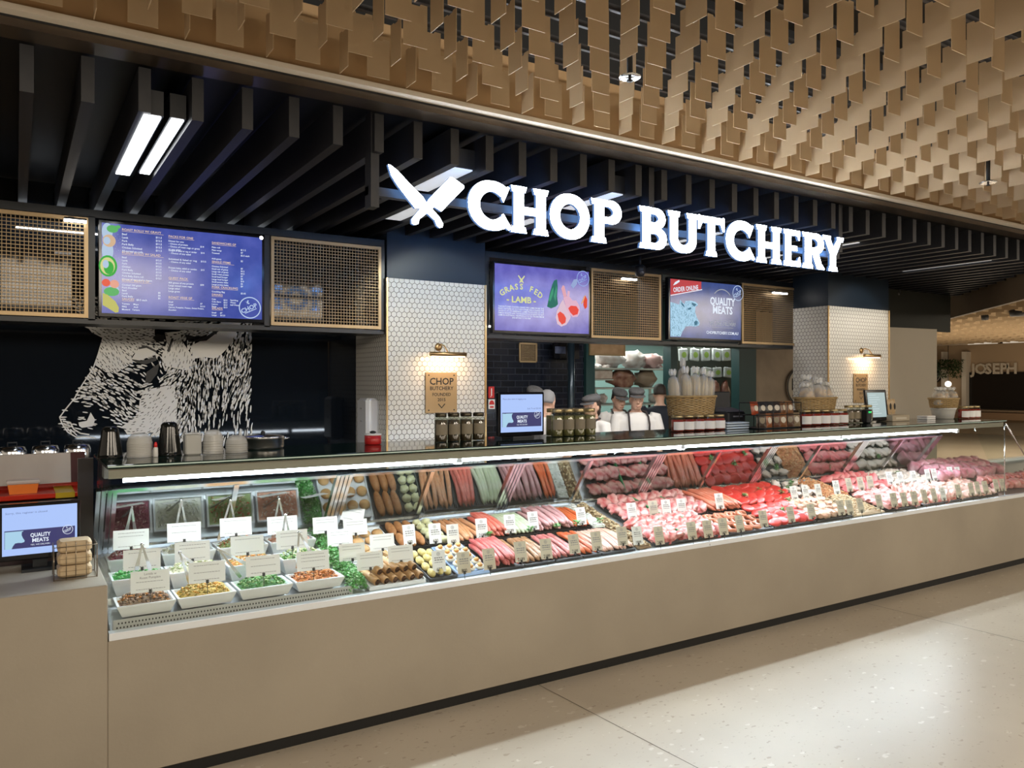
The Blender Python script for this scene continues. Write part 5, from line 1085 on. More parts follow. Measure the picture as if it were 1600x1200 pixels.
# registers
def pos_screen(name, label, x0, x1, z0, z1, y, full=True, yaw=0, floor=TZ):
    W, Hh = x1-x0, z1-z0; t = thing(name, label, 'monitor', (x0, y, z0), (0, 0, yaw))
    b = MB(); b.bbox(-.014, W+.014, 0, .035, -.024, Hh+.014, .004); b.build('bezel', BEZ, t)
    b = MB(); b.box(0, W, -.002, 0, 0, Hh); b.build('display', mat('pos_display', (.02, .02, .02), .3, emit=(.42, .58, 1.0), es=.95), t)
    b = MB(); b.box(W*.03, W*.97, -.0026, -.002, Hh*.14, Hh*.52); b.build('banner', mat('pos_banner', (.02, .02, .02), .3, emit=(.035, .035, .14), es=1), t)
    b = MB(); add_text(b, 'QUALITY', W*.5, Hh*.36, Hh*.11, .003, .03, 'CENTER', fit=W*.27); add_text(b, 'MEATS', W*.5, Hh*.25, Hh*.11, .003, .03, 'CENTER', fit=W*.22); add_text(b, 'YES, WE DELIVER!', W*.5, Hh*.18, Hh*.045, .003, .0, 'CENTER', fit=W*.26)
    logo(b, W*.87, Hh*.45, Hh*.09, .003); b.build('banner_writing', E_('white', (.8, .88, 1)), t)
    b = MB(); s_ = W*.26/460; P = [((u-115)*s_+W*.035, Hh*.14+(1040-v)*s_*.92) for u, v in COWO]; poly(b, [(p[0], min(p[1], Hh*.5)) for p in P], .003); b.build('cow_picture', EK, t)
    b = MB(); add_text(b, 'Sorry, this register is closed' if full else 'Please place items in bagging area', W*.04, Hh*.86, Hh*.06, .003, 0, fit=W*.55)
    if not full: add_text(b, 'Sub Total $0.00', W*.62, Hh*.60, Hh*.06, .003, 0, fit=W*.34)
    b.build('screen_writing', E_('dim_ink', (.12, .16, .35)), t)
    b = MB(); b.box(W*.4, W*.6, .03, .06, floor-z0+.006, Hh*.4); b.box(W*.25, W*.75, -.02, .12, floor-z0, floor-z0+.012); b.build('stand', BLACK, t); return t
pos_screen('register_screen', 'black register screen with a blue page and banner left of the pickle jars', 2.475, 2.78, 1.398, 1.628, .42, False)
pos_screen('register_screen', 'large black register screen on the raised counter at the left edge', -.05, .235, .945, 1.155, .44, True, 0, .8685)
t = thing('tablet_register', 'black tablet register with a pale grey page left of the beige panel', 'monitor', (6.17, .42, TZ+.01), (math.radians(-6), 0, .05))
b = MB(); b.bbox(0, .335, 0, .02, 0, .27, .004); b.build('bezel', BEZ, t); b = MB(); b.box(.03, .305, -.002, 0, .03, .245); b.build('display', mat('tablet_display', (.02, .02, .02), .3, emit=(.34, .45, .46), es=1), t)
b = MB(); 
for k in range(9): rect(b, .05, .05+random.uniform(.08, .2), .22-.02*k, .225-.02*k, .0025)
b.build('page_lines', E_('pageline', (.55, .66, .68)), t)
t = thing('card_reader', 'small black card reader with green light beside the tablet', 'card reader', (6.06, .36, TZ)); b = MB(); b.bbox(-.03, .03, -.03, .03, 0, .11, .008); b.build('reader', BLACK, t); b = MB(); b.box(-.02, .02, -.032, -.03, .085, .10); b.build('light', mat('green_glow', (0, .1, .02), emit=(.02, .6, .15), es=1.2), t)
t = thing('receipt_printer', 'black receipt printer between the pasta basket and the snack rack', 'printer', (4.62, .56, TZ)); b = MB(); b.bbox(-.10, .09, -.08, .08, .01, .12, .01); b.build('body', BLACK, t); b = MB(); b.prism([(-.08, .12), (.06, .12), (.06, .15)], -.09, .08, 'x'); b.build('cover', mat('printer_grey', (.10, .10, .12), .4), t); b = MB(); b.box(-.05, .05, -.084, -.08, .08, .09); b.build('slot', GREY, t)
t = thing('register_monitor', 'black back of a register screen above the receipt printer', 'monitor', (4.62, .66, TZ)); b = MB(); b.bbox(-.12, .12, 0, .03, .14, .27, .006); b.build('shell', BLACK, t); b = MB(); b.box(-.02, .02, .01, .03, 0, .14); b.build('post', BLACK, t)
t = thing('plastic_trays', 'stack of pale plastic trays under the receipt printer', 'tray stack', (4.47, .40, TZ)); 
for k in range(3): b = MB(); b.bbox(-.12, .12, -.06, .04, .002+k*.018, .014+k*.018, .003); b.build('tray', mat('pale_blue_plastic', (.55, .66, .78), .3), t)
# baskets
WICK = mat('wicker', (.36, .24, .10), .7, 0, (.55, .40, .20), 26, bump=.6, bscale=120, stretch=(1, 1, 4))
def basket(x, y, z, rx, ry, h, label, m=WICK):
    t = thing('basket', label, 'basket', (x, y, z)); b = MB(); n = 36
    for k in range(int(h/.0085)):
        f_ = .9+.1*k*.0085/h; pts = [((rx*f_)*math.cos(2*PI*i/n), (ry*f_)*math.sin(2*PI*i/n), .004+k*.0085+.0025*(1 if (i+k) % 2 else -1)) for i in range(n+1)]; b.tube(pts, .0048, 5, caps=False)
    b.lathe([(0, .002), (rx*.85, .002)], n=20, M=Matrix.Diagonal((1, ry/rx, 1))); b.build('weave', m, t)
    b = MB(); pts = [(rx*1.02*math.cos(2*PI*i/n), ry*1.02*math.sin(2*PI*i/n), h) for i in range(n+1)]; b.tube(pts, .009, 6, caps=False); b.build('rim', m, t); return t
basket(4.17, .52, TZ+.10, .215, .13, .14, 'round wicker basket of wrapped pasta above the red relish jars')
b = MB(); b.bbox(4.02, 4.34, .44, .60, TZ, TZ+.10, .004); tag(b.build('stand_block', mat('dark_wood', (.10, .06, .03), .6)), 'dark wooden block under the pasta basket', 'block')
CELL = mat('cellophane', (.85, .87, .86), .15, alpha=.30); PASTA = mat('pasta_straw', (.62, .48, .22), .5)
def bag(x, y, z, r, h, label, kind, tiltx=0, tilty=0):
    t = thing('pasta_bag' if kind == 'pasta' else 'biscuit_bag', label, 'bag', (x, y, z), (tiltx, tilty, random.uniform(-.4, .4)))
    b = MB(); b.lathe([(r*.9, 0), (r, h*.1), (r*1.05, h*.5), (r*.8, h*.72), (r*.28, h*.80), (r*.3, h*.82)], n=14); 
    for k in range(5):
        a = 2*PI*k/5; b.blob((math.cos(a)*r*.45, math.sin(a)*r*.3, h*.90), (r*.38, r*.16, h*.10), 8, 5, jit=.5, seed=k)
    b.build('cellophane', CELL, t)
    b = MB()
    if kind == 'pasta':
        for k in range(30): a, q = random.uniform(0, 6.3), r*.8*random.random()**.5; a2 = a+.2; b.tube([(math.cos(a)*q, math.sin(a)*q, .005), (math.cos(a2)*q*.9, math.sin(a2)*q*.9, h*random.uniform(.62, .72))], .0035, 5)
    else:
        for k in range(26): a, q = random.uniform(0, 6.3), r*.75*random.random()**.5; b.blob((math.cos(a)*q, math.sin(a)*q, random.uniform(.02, h*.58)), (.022, .018, .012), 8, 5, M=Matrix.Rotation(random.uniform(0, 3), 4, 'X'))
    b.build('pasta' if kind == 'pasta' else 'biscuits', PASTA if kind == 'pasta' else mat('biscuit', (.55, .34, .13), .6, 0, (.68, .48, .24), 40), t)
    b = MB(); b.lathe([(r*.34, h*.77), (r*.34, h*.80)], n=12); b.tube([(0, -r*.34, h*.78), (.01, -r*.5, h*.66), (.004, -r*.6, h*.5)], .003, 5); b.build('ribbon', mat('ribbon_dark', (.02, .03, .05), .4), t)
for i, (dx, dy, hh) in enumerate(((-.16, 0, .25), (-.075, -.03, .27), (.01, -.03, .27), (.095, -.02, .26), (.17, 0, .24), (-.03, .05, .33))):
    bag(4.17+dx, .52+dy, TZ+.19, .044, hh, 'clear bag of straw coloured pasta in the basket, %s' % (n5[i] if i < 5 else 'tallest, at the back'), 'pasta', 0, dx*.6)
basket(5.57, .50, TZ+.115, .225, .12, .10, 'shallow wicker basket of bagged biscuits beside the right tiled column')
b = MB(); b.bbox(5.40, 5.76, .46, .60, TZ, TZ+.115, .004); tag(b.build('stand_block', mat('dark_wood', (.1, .06, .03), .6)), 'dark wooden block under the biscuit basket', 'block')
for i, (dx, dy, hh) in enumerate(((-.13, -.02, .17), (.0, -.03, .20), (.12, -.01, .18), (-.05, .04, .24), (.08, .05, .22))):
    bag(5.57+dx, .50+dy, TZ+.17, .062, hh, 'clear bag of biscuits in the shallow basket, %s' % (['left front', 'middle front', 'right front', 'left rear', 'right rear'][i]), 'biscuit', 0, dx)
t = thing('white_tub', 'white tapered tub under the woven basket at the right end', 'tub', (7.40, .45, TZ)); b = MB(); b.lathe([(.085, 0), (.088, .004), (.11, .10), (0, .10)], n=24); b.build('tub', mat('tub_grey', (.45, .45, .42), .5), t)
b = MB(); b.lathe([(.112, .092), (.114, .10), (.108, .104), (.108, .092)], n=24); b.build('rim', PAPER, t)
basket(7.41, .45, TZ+.105, .17, .11, .085, 'woven basket of bagged biscuits at the right end of the case top')
for i in range(3): bag(7.30+.11*i, .44+.02*(i % 2), TZ+.13, .058, .17, 'clear bag of biscuits in the right end basket, %s' % n5[i], 'biscuit')
# snack display
t = thing('snack_rack', 'dark wire rack of snack packets between the printer and the biscuit basket', 'rack', (4.82, .34, TZ))
b = MB()
for z in (.005, .10, .19): b.tube([(-.24, -.09, z), (.24, -.09, z), (.24, .09, z), (-.24, .09, z), (-.24, -.09, z)], .003, 5)
for x in (-.24, -.08, .08, .24): b.tube([(x, -.09, 0), (x, -.09, .19)], .003, 5); b.tube([(x, .09, 0), (x, .09, .19)], .003, 5)
b.build('wire_frame', BLACK, t); b = MB(); b.box(-.24, .24, -.09, .09, .002, .006); b.build('shelf', mat('dark_wood', (.1, .06, .03), .6), t)
def packet(x, y, z, w_, h_, c, label, rx=0, rz=0, dot=None):
    t = thing('snack_packet', label, 'packet', (x, y, z), (rx, 0, rz)); b = MB(); vs = []; n = 6
    for s_ in (-1, 1):
        for j in range(n+1):
            for i in range(n+1): u, v = i/n*2-1, j/n*2-1; vs.append((u*w_/2, s_*.014*(1-u**4)*(1-v**4), (v+1)*h_/2))
    N_ = (n+1)**2; fs = [(j*(n+1)+i, j*(n+1)+i+1, (j+1)*(n+1)+i+1, (j+1)*(n+1)+i) for j in range(n) for i in range(n)]
    b.add(vs, fs+[tuple(N_+q for q in f[::-1]) for f in fs], True); b.build('wrapper', mat('wrap%.2f%.2f%.2f' % c, c, .3), t)
    b = MB(); disc(b, 0, h_*.5, w_*.26, h_*.22, .0152); b.build('printed_label', dot or CREAM, t)
pc = [(.35, .06, .02), (.02, .02, .025), (.03, .03, .035), (.04, .03, .03), (.16, .07, .03), (.22, .10, .04)]
cn = ['rust red', 'black', 'black', 'dark', 'brown', 'tan brown']
for i in range(6): packet(4.62+.078*i, .31, TZ+.10, .085, .10, pc[i], '%s snack packet in the upper tier of the rack, %s' % (cn[i], n5[i]), -.2, random.uniform(-.3, .3))
pc2 = [(.06, .04, .03), (.28, .10, .04), (.12, .05, .03), (.20, .08, .03), (.10, .05, .03), (.24, .18, .11)]
for i in range(6): packet(4.62+.078*i, .255, TZ+.008, .085, .105, pc2[i], 'brown snack packet in the lower tier of the rack, %s' % n5[i], -.12, random.uniform(-.3, .3), None if i % 2 else KL)
for i in range(3): packet(6.52+.062*i, .48, TZ+.06, .055, .135, (.52, .38, .22), 'kraft paper pouch right of the tablet, %s' % n5[i], -.05, 0, INK)
t = thing('paper_box', 'flat pale box under the kraft pouches', 'box', (6.60, .46, TZ)); b = MB(); b.bbox(-.13, .13, -.08, .08, 0, .055, .004); b.build('box', mat('box_cream', (.45, .38, .28), .6), t); b = MB(); rect(b, -.08, .08, .018, .036, .081); b.build('printed_label', CREAM, t)
t = thing('coaster_stack', 'small stack of white boxes between the beige panel and the white tub', 'box', (7.15, .47, TZ)); 
for k in range(2): b = MB(); b.bbox(-.07, .07, -.05, .05, k*.018, .016+k*.018, .003); b.build('box', PAPER, t)
# ------------------------------------------------------------------ left end of the counter
REDP = mat('red_laminate', (.60, .03, .012), .25)
t = thing('hot_cabinet', 'stainless steel hot food cabinet with red and yellow trim at the left edge', 'cabinet', (0, 0, 0))
b = MB(); b.box(-2.2, .30, .74, 1.2, .02, 1.15); b.build('body', mat('cabinet_dark', (.03, .028, .028), .5), t)
b = MB(); b.bbox(-2.2, .30, .69, .98, 1.152, 1.175, .004); b.build('red_shelf', REDP, t); b = MB(); b.box(.16, .24, .688, .98, 1.151, 1.1765); b.build('yellow_band', mat('yellow_trim', (.60, .42, .02), .3), t)
b = MB(); b.box(-2.2, .30, .98, 1.2, 1.15, 1.20); b.build('red_back', REDP, t)
b = MB(); b.prism([(.90, 1.20), (.93, 1.20), (.98, 1.345), (.955, 1.345)], -2.2, .235, 'x'); b.build('steel_hood', mat('mirror_steel', (.66, .62, .58), .25, .45, (.5, .44, .40), 3, stretch=(1, 1, .1)), t)
b = MB(); b.prism([(.90, 1.20), (.93, 1.20), (.98, 1.345), (.955, 1.345)], .236, .30, 'x'); b.build('dark_hood_end', mat('maroon_glass', (.07, .03, .03), .2), t)
for i in range(4):
    x = -.16+.145*i; t = thing('cloche', 'shiny steel pan lid on the hot cabinet, %s' % n5[i], 'lid', (x, 1.12, 1.30), group='steel pan lids'); b = MB(); b.lathe([(.062, 0), (.064, .01), (.064, .05), (.056, .072), (0, .078)], n=20); b.build('lid', CHROME, t); b = MB(); b.tube([(-.02, 0, .075), (-.02, 0, .095), (.02, 0, .095), (.02, 0, .075)], .004, 6); b.build('handle', BLACK, t)
b = MB(); b.box(-2.2, .30, 1.02, 1.2, 1.20, 1.2995); tag(b.build('lid_shelf', mat('dark_shelf', (.02, .02, .02), .3)), 'dark shelf carrying the steel pan lids', 'shelf')
t = thing('orange_box', 'orange plastic food box with clear lid on the red shelf', 'box', (.03, .78, 1.176)); b = MB(); b.prism([(-.055, 0), (.055, 0), (.062, .045), (-.062, .045)], -.04, .04, 'y'); b.build('box', mat('orange_plastic', (.85, .22, .03), .3), t); b = MB(); b.bbox(-.068, .068, -.046, .046, .045, .062, .004); b.build('lid', mat('clear_lid', (.8, .72, .68), .25, alpha=.6), t)
b = MB(); b.box(.247, .312, .60, .625, .869, 1.342); tag(b.build('dark_post', mat('post_dark', (.03, .025, .025), .25)), 'narrow dark post between the register screen and the glass case', 'post')
b = MB(); b.box(-2.2, .24, .62, .64, .869, 1.15); tag(b.build('back_panel', mat('panel_maroon', (.05, .03, .03), .4)), 'dark panel behind the large register screen', 'panel')
t = thing('box_rack', 'wire rack of kraft takeaway boxes in front of the large register screen', 'rack', (.215, .25, .8685))
b = MB()
for x in (-.035, .0, .04): b.tube([(x, -.07, 0), (x, -.07, .15), (x, -.055, .155)], .0016, 6)
b.tube([(-.08, -.07, .003), (.08, -.07, .003), (.08, .06, .003), (-.08, .06, .003), (-.08, -.07, .003)], .002, 6); b.tube([(-.08, -.07, .0), (-.08, -.07, .14), (-.08, .06, .14), (-.08, .06, 0)], .002, 6); b.tube([(.08, -.07, .0), (.08, -.07, .14), (.08, .06, .14), (.08, .06, 0)], .002, 6); b.tube([(-.08, -.07, .14), (.08, -.07, .14)], .0016, 6)
b.build('wire_frame', mat('rack_wire', (.28, .22, .16), .3, .8), t)
KR = mat('kraft_board', (.56, .42, .26), .7)
for k, (z, l) in enumerate(((.008, 'kraft takeaway box, lowest in the wire rack'), (.060, 'kraft takeaway box, middle of the wire rack'), (.112, 'kraft takeaway box, topmost in the wire rack'))):
    t = thing('takeaway_box', l, 'box', (.215, .25, .8685+z)); b = MB(); b.bbox(-.066, .062, -.062, .05, 0, .047, .010); b.build('box', KR, t); b = MB(); b.box(-.06, .056, -.0625, -.0615, .026, .028); b.build('lid_seam', mat('kraft_dark', (.25, .17, .09), .8), t)
# ------------------------------------------------------------------ people behind the counter
SKIN = mat('skin', (.60, .36, .26), .5, 0, (.66, .42, .32), 8); HAIRB = mat('dark_hair', (.03, .02, .015), .6, bump=.4, bscale=300, stretch=(1, 1, .1)); HAIRG = mat('grey_hair', (.22, .22, .23), .6, bump=.4, bscale=300, stretch=(1, 1, .1))
TEE = mat('white_tshirt', (.78, .76, .74), .8, bump=.15, bscale=18); DTEE = mat('dark_shirt', (.012, .016, .028), .8); CAPM = mat('grey_cap', (.085, .085, .09), .9, 0, (.12, .12, .125), 60); APR = mat('brown_apron', (.035, .026, .028), .7); TRS = mat('black_trousers', (.015, .015, .018), .8)
def loft(b, secs, n=20, M=None, cap=True):   # secs: (z, cx, cy, rx, ry)
    vs = []
    for z, cx, cy, rx, ry in secs:
        for k in range(n):
            a = 2*PI*k/n; p = Vector((cx+rx*math.cos(a), cy+ry*math.sin(a), z)); vs.append(M @ p if M else p)
    m = len(secs); fs = [(i*n+k, i*n+(k+1) % n, (i+1)*n+(k+1) % n, (i+1)*n+k) for i in range(m-1) for k in range(n)]
    if cap: fs += [tuple(range(n-1, -1, -1)), tuple(range((m-1)*n, m*n))]
    b.add(vs, fs, True)
def remeshed(b, name, m, vox):
    me = b.mesh('tmp', m); o = bpy.data.objects.new('tmp', me); C.objects.link(o); md = o.modifiers.new('r', 'REMESH'); md.mode = 'VOXEL'; md.voxel_size = vox; md.use_smooth_shade = True
    sm = o.modifiers.new('s', 'SMOOTH'); sm.iterations = 2; sm.factor = .4
    bpy.context.view_layer.update(); dg = bpy.context.evaluated_depsgraph_get(); out = bpy.data.meshes.new_from_object(o.evaluated_get(dg)); out.name = name
    out.materials.clear(); out.materials.append(m); bpy.data.objects.remove(o); bpy.data.meshes.remove(me); return out
def person(x, y, top, yaw, label, head_rot=(0, 0), shirt=TEE, cap=True, apron=True, hair=HAIRB, build=1.0, female=False, arms='work'):
    t = thing('person', label, 'person', (x, y, 0), (0, 0, yaw)); H = top/1.01; k = H/1.70; w_ = build*(.9 if female else 1)
    HZ = 1.475*k   # chin level
    HM = Matrix.Translation((0, -.01, HZ+.012)) @ Matrix.Scale(1.02, 4) @ Matrix.Rotation(head_rot[1], 4, 'Z') @ Matrix.Rotation(head_rot[0], 4, 'X')
    b = MB()
    loft(b, [(.84*k, 0, 0, .150*w_, .105), (.95*k, 0, 0, .160*w_, .115), (1.08*k, 0, 0, .142*w_, .102), (1.22*k, 0, -.005, .155*w_, .112), (1.33*k, 0, 0, .165*w_, .105), (1.39*k, 0, .005, .150*w_, .085), (1.425*k, 0, .01, .09, .065), (1.46*k, 0, .01, .058, .058)])
    b.tube([(0, .012, 1.40*k), (0, .005, 1.50*k), (0, 0, 1.54*k)], .054, 14)
    # head: chin to crown 0.225
    loft(b, [(-.012, 0, -.055, .022, .018), (.0, 0, -.040, .042, .048), (.025, 0, -.022, .058, .070), (.06, 0, -.012, .067, .082), (.10, 0, -.006, .073, .090), (.14, 0, -.002, .076, .094), (.175, 0, .004, .072, .088), (.20, 0, .006, .056, .068), (.215, 0, .006, .030, .036)], 22, HM)
    def HP(v): return HM @ Vector(v)
    nose = [HP((0, -.090, .112)), HP((0, -.100, .090)), HP((0, -.112, .070)), HP((0, -.095, .060))]; b.tube(nose, .009, 8, rr=[.007, .009, .0135, .009])
    for s_ in (-1, 1):
        b.blob(HP((s_*.012, -.096, .064)), .0085, 8, 6); b.blob(HP((s_*.075, .012, .088)), (.008, .018, .028), 10, 8); b.tube([HP((s_*.014, -.092, .122)), HP((s_*.036, -.086, .126)), HP((s_*.055, -.066, .120))], .009, 6)
        b.blob(HP((s_*.04, -.060, .062)), (.02, .02, .02), 8, 6)
    b.blob(HP((0, -.090, .030)), (.022, .010, .008), 10, 6); b.blob(HP((0, -.072, .004)), (.018, .014, .012), 8, 6)
    sh = .185*w_*k
    A = {}
    for s_ in (-1, 1):
        S0 = Vector((s_*sh, 0, 1.375*k))
        if arms == 'work': E0, W0 = Vector((s_*(sh+.055), -.04, 1.10*k)), Vector((s_*(sh-.03), -.26, 1.00*k))
        else: E0, W0 = Vector((s_*(sh+.05), .03, 1.10*k)), Vector((s_*(sh+.04), -.06, .86*k))
        if arms == 'face' and s_ == 1: E0, W0 = Vector((sh+.05, -.12, 1.13*k)), Vector((.10, -.13, 1.40*k))
        A[s_] = (S0, E0, W0)
        b.tube([S0+Vector((-s_*.06, 0, .01)), S0, S0*.5+E0*.5, E0, E0*.6+W0*.4, W0], .04, 12, rr=[.05, .052, .046, .038, .036, .025])
        d_ = (W0-E0).normalized(); up = Vector((0, 0, 1)); sd = d_.cross(up).normalized(); pn = sd.cross(d_).normalized()
        pc_ = W0+d_*.05; b.tube([W0, W0+d_*.03, W0+d_*.085], .03, 10, rr=[.024, .031, .033])
        for j, (o_, l_) in enumerate(((-.027, .058), (-.009, .070), (.010, .066), (.027, .052))):
            r0 = W0+d_*.08+sd*o_; b.tube([r0, r0+d_*l_*.45-pn*.004, r0+d_*l_*.8-pn*.016, r0+d_*l_-pn*.032], .0085, 7, rr=[.0095, .009, .0085, .007])
        r0 = W0+d_*.03-sd*s_*.024*(-1); b.tube([r0, r0+d_*.03+sd*s_*.022, r0+d_*.058+sd*s_*.026-pn*.012], .0095, 7, rr=[.012, .0105, .008])
        b.tube([(s_*.09*w_, 0, .90*k), (s_*.10*w_, -.005, .50*k), (s_*.10*w_, .01, .09*k), (s_*.10*w_, .0, .06)], .07, 12, rr=[.085, .058, .038, .036]); b.tube([(s_*.10*w_, .04, .035), (s_*.105*w_, -.12, .03)], .035, 8)
    me = remeshed(b, 'body', SKIN, .0085); put('body', me, t)
    for s_ in (-1, 1):
        o = MB(); o.blob(HP((s_*.031, -.0835, .104)), (.0115, .007, .0065), 10, 6); o = o.build('eye', mat('eye_white', (.7, .68, .65), .3), t); p = MB(); p.blob(HP((s_*.031, -.0895, .103)), (.005, .003, .005), 8, 6); p.build('pupil', INK, o)
        q = MB(); q.tube([HP((s_*.014, -.101, .127)), HP((s_*.034, -.096, .132)), HP((s_*.052, -.078, .127))], .0035, 6); q.build('eyebrow', hair, t)
    q = MB(); q.tube([HP((-.022, -.092, .031)), HP((0, -.101, .029)), HP((.022, -.092, .031))], .0035, 6); q.build('lips', mat('lips', (.42, .16, .13), .5), t)
    # hair
    q = MB()
    loft(q, [(.085, 0, .040, .077, .066), (.11, 0, .026, .0795, .080), (.14, 0, .018, .0805, .086), (.175, 0, .012, .0765, .088), (.205, 0, .010, .060, .070), (.224, 0, .008, .03, .034)], 22, HM)
    if female: q.blob(HP((0, .075, .05)), (.05, .04, .06), 12, 8); loft(q, [(.02, 0, .05, .06, .045), (.085, 0, .040, .077, .060)], 18, HM)
    q.build('hair', hair, t)
    if cap:
        q = MB(); CM = HM @ Matrix.Translation((0, 0, .174)) @ Matrix.Rotation(math.radians(9), 4, 'X')
        loft(q, [(-.018, 0, .004, .082, .094), (0, 0, .002, .086, .102), (.016, 0, -.006, .091, .112), (.034, 0, -.002, .084, .102), (.046, 0, .008, .062, .076), (.052, 0, .010, .03, .035)], 24, CM)
        q.build('flat_cap', CAPM, t); q = MB(); vs = []; n = 12
        for rr_, zz in ((.085, -.012), (.135, -.022)):
            for i in range(n+1): a = -PI/2-1.0+2.0*i/n; vs.append(CM @ Vector((math.cos(a)*.09*(rr_/.085)**.3, math.sin(a)*rr_*1.12, zz)))
        vs2 = [v+Vector((0, 0, -.006)) for v in vs]; m_ = n+1; N_ = len(vs)
        q.add(vs+vs2, [(i, i+1, m_+i+1, m_+i) for i in range(n)]+[(N_+i, N_+m_+i, N_+m_+i+1, N_+i+1) for i in range(n)]+[(m_+i, m_+i+1, N_+m_+i+1, N_+m_+i) for i in range(n)]); q.build('cap_peak', CAPM, t)
    # shirt
    q = MB(); e = .014
    loft(q, [(.86*k, 0, 0, .172*w_+e, .125), (.95*k, 0, 0, .168*w_+e, .125), (1.08*k, 0, 0, .156*w_+e, .118), (1.22*k, 0, -.005, .165*w_+e, .125), (1.33*k, 0, 0, .172*w_+e, .116), (1.39*k, 0, .005, .155*w_+e, .096), (1.425*k, 0, .01, .098+e*.5, .074), (1.440*k, 0, .008, .072, .066)])
    for s_ in (-1, 1):
        S0, E0, W0 = A[s_]; md_ = S0*.25+E0*.75; q.tube([S0+Vector((-s_*.06, 0, .008)), S0+Vector((0, 0, .004)), S0*.6+E0*.4, md_], .06, 14, rr=[.060, .066, .064, .062])
    me = remeshed(q, 'shirt', shirt, .011); put('shirt', me, t)
    q = MB(); loft(q, [(.90*k, 0, 0, .168*w_, .122), (.80*k, 0, 0, .172*w_, .125)])
    for s_ in (-1, 1): q.tube([(s_*.088*w_, 0, .86*k), (s_*.10*w_, -.005, .50*k), (s_*.10*w_, .01, .09*k)], .08, 12, rr=[.098, .074, .056])
    q.build('trousers', TRS, t)
    for s_ in (-1, 1): q = MB(); q.tube([(s_*.10*w_, .06, .045), (s_*.105*w_, -.02, .045), (s_*.108*w_, -.15, .035)], .045, 10, rr=[.042, .048, .036]); q.build('shoe', BLACK, t)
    if apron:
        q = MB(); vs = []; n = 10; zs = [.62, .80, .95, 1.08, 1.16, 1.225]; wds = [.19, .19, .17, .15, .12, .10]; dep = [.150, .150, .148, .142, .146, .146]
        for z, wd, dp in zip(zs, wds, dep):
            for i in range(n+1): u = i/n*2-1; a = u*wd*w_/.20; vs.append((math.sin(a*1.15)*.20*w_, -math.cos(a*1.15)*dp, z*k))
        m_ = n+1; fs = [(r*m_+i, r*m_+i+1, (r+1)*m_+i+1, (r+1)*m_+i) for r in range(len(zs)-1) for i in range(n)]; q.add(vs, fs, True); q.add([(p[0]*.97, p[1]*.965, p[2]) for p in vs], [f[::-1] for f in fs], True); q.build('apron', APR, t)
        for s_ in (-1, 1):
            pts = [Vector((s_*.085*w_, -.150, 1.215*k)), Vector((s_*.088*w_, -.142, 1.30*k)), Vector((s_*.085*w_, -.108, 1.39*k)), Vector((s_*.078*w_, -.04, 1.447*k)), Vector((s_*.06, .05, 1.462*k)), Vector((0, .085, 1.46*k))]
            q = MB(); q.tube(pts, .011, 8); q.build('apron_strap', APR, t)
    return t
random.seed(9)
def pxz(px, py, y): return aty(px, py, y)
p = pxz(994, 608, 3.15); person(p.x, 3.15, p.z, -.45, 'person in grey cap, white t-shirt and dark apron, rightmost of the capped three', (.06, -.1), build=1.32)
p = pxz(965, 609, 3.72); person(p.x, 3.72, p.z, -.30, 'person in grey cap looking down, between the other two capped people', (.24, .1), build=1.1)
p = pxz(926, 620, 2.95); person(p.x, 2.95, p.z, -1.35, 'person with dark tied hair and cap facing left beside the pickle jars', (.04, 0), female=True, build=1.1)
p = pxz(1031, 600, 3.80); person(p.x, 3.80, p.z, 2.5, 'person in a dark shirt seen from behind, left of the pasta basket', (.1, 0), shirt=DTEE, cap=False, apron=False, arms='down', build=1.3)
p = pxz(853, 611, 2.9); person(p.x, 2.9, p.z, 2.1, 'grey-haired person in a white t-shirt half hidden behind the register screen', (.2, 0), cap=False, apron=False, hair=HAIRG, arms='face')
p = pxz(833, 606, 3.45); person(p.x, 3.45, p.z, -.2, 'person in a brown cap showing just above the register screen', (.2, 0))
# ------------------------------------------------------------------ back room
def onp(px, py, y): return aty(px, py, y)
SHELF = mat('shelf_wire', (.45, .47, .46), .35, .7)
rack = thing('cool_room_rack', 'tall wire rack of wrapped meat in the turquoise cool room', 'rack', (0, 0, 0))
def shelf(px0, px1, py, y, label, dz=0, name='shelf'):
    a_, c_ = onp(px0, py, y), onp(px1, py, y); b = MB(); b.box(0, c_.x-a_.x, 0, .45, -.02, 0)
    for q in range(0, int((c_.x-a_.x)/.05)): b.box(q*.05, q*.05+.006, -.01, .46, 0, .006)
    for ux in (.0, c_.x-a_.x-.02):
        for uy in (.0, .43): b.box(ux, ux+.02, uy, uy+.02, -a_.z, -.02)
    o = b.build(name, SHELF, rack, (a_.x, y, a_.z)); return o
shelf(928, 1048, 575, 4.6, 'upper wire shelf in the turquoise cool room'); shelf(930, 1050, 606, 4.6, 'lower wire shelf in the cool room'); shelf(928, 1048, 632, 4.6, 'lowest wire shelf in the cool room')
WRAP = mat('wrapped_meat', (.60, .46, .42), .25, 0, (.78, .70, .68), 9); DMT = mat('dark_joint', (.22, .07, .05), .35, 0, (.50, .28, .20), 9)
def joint(px, py, y, r, m, label, name='wrapped_joint'):
    p = onp(px, py, y); p.z = {574: onp(928, 575, 4.6).z, 605: onp(930, 606, 4.6).z, 631: onp(928, 632, 4.6).z}[py]; b = MB(); b.blob((0, 0, r[2]*.9), r, 14, 10, jit=.5, seed=px); o = b.build(name, m, None, (p.x, y+.2, p.z+.006)); tag(o, label, 'meat')
joint(966, 574, 4.6, (.22, .14, .13), WRAP, 'large pale wrapped joint on the upper cool room shelf, left'); joint(1004, 574, 4.6, (.20, .14, .13), WRAP, 'large pale wrapped joint on the upper cool room shelf, centre'); joint(1034, 574, 4.6, (.18, .14, .11), mat('rosy_wrap', (.62, .36, .34), .3), 'rosy wrapped joint on the upper cool room shelf, right')
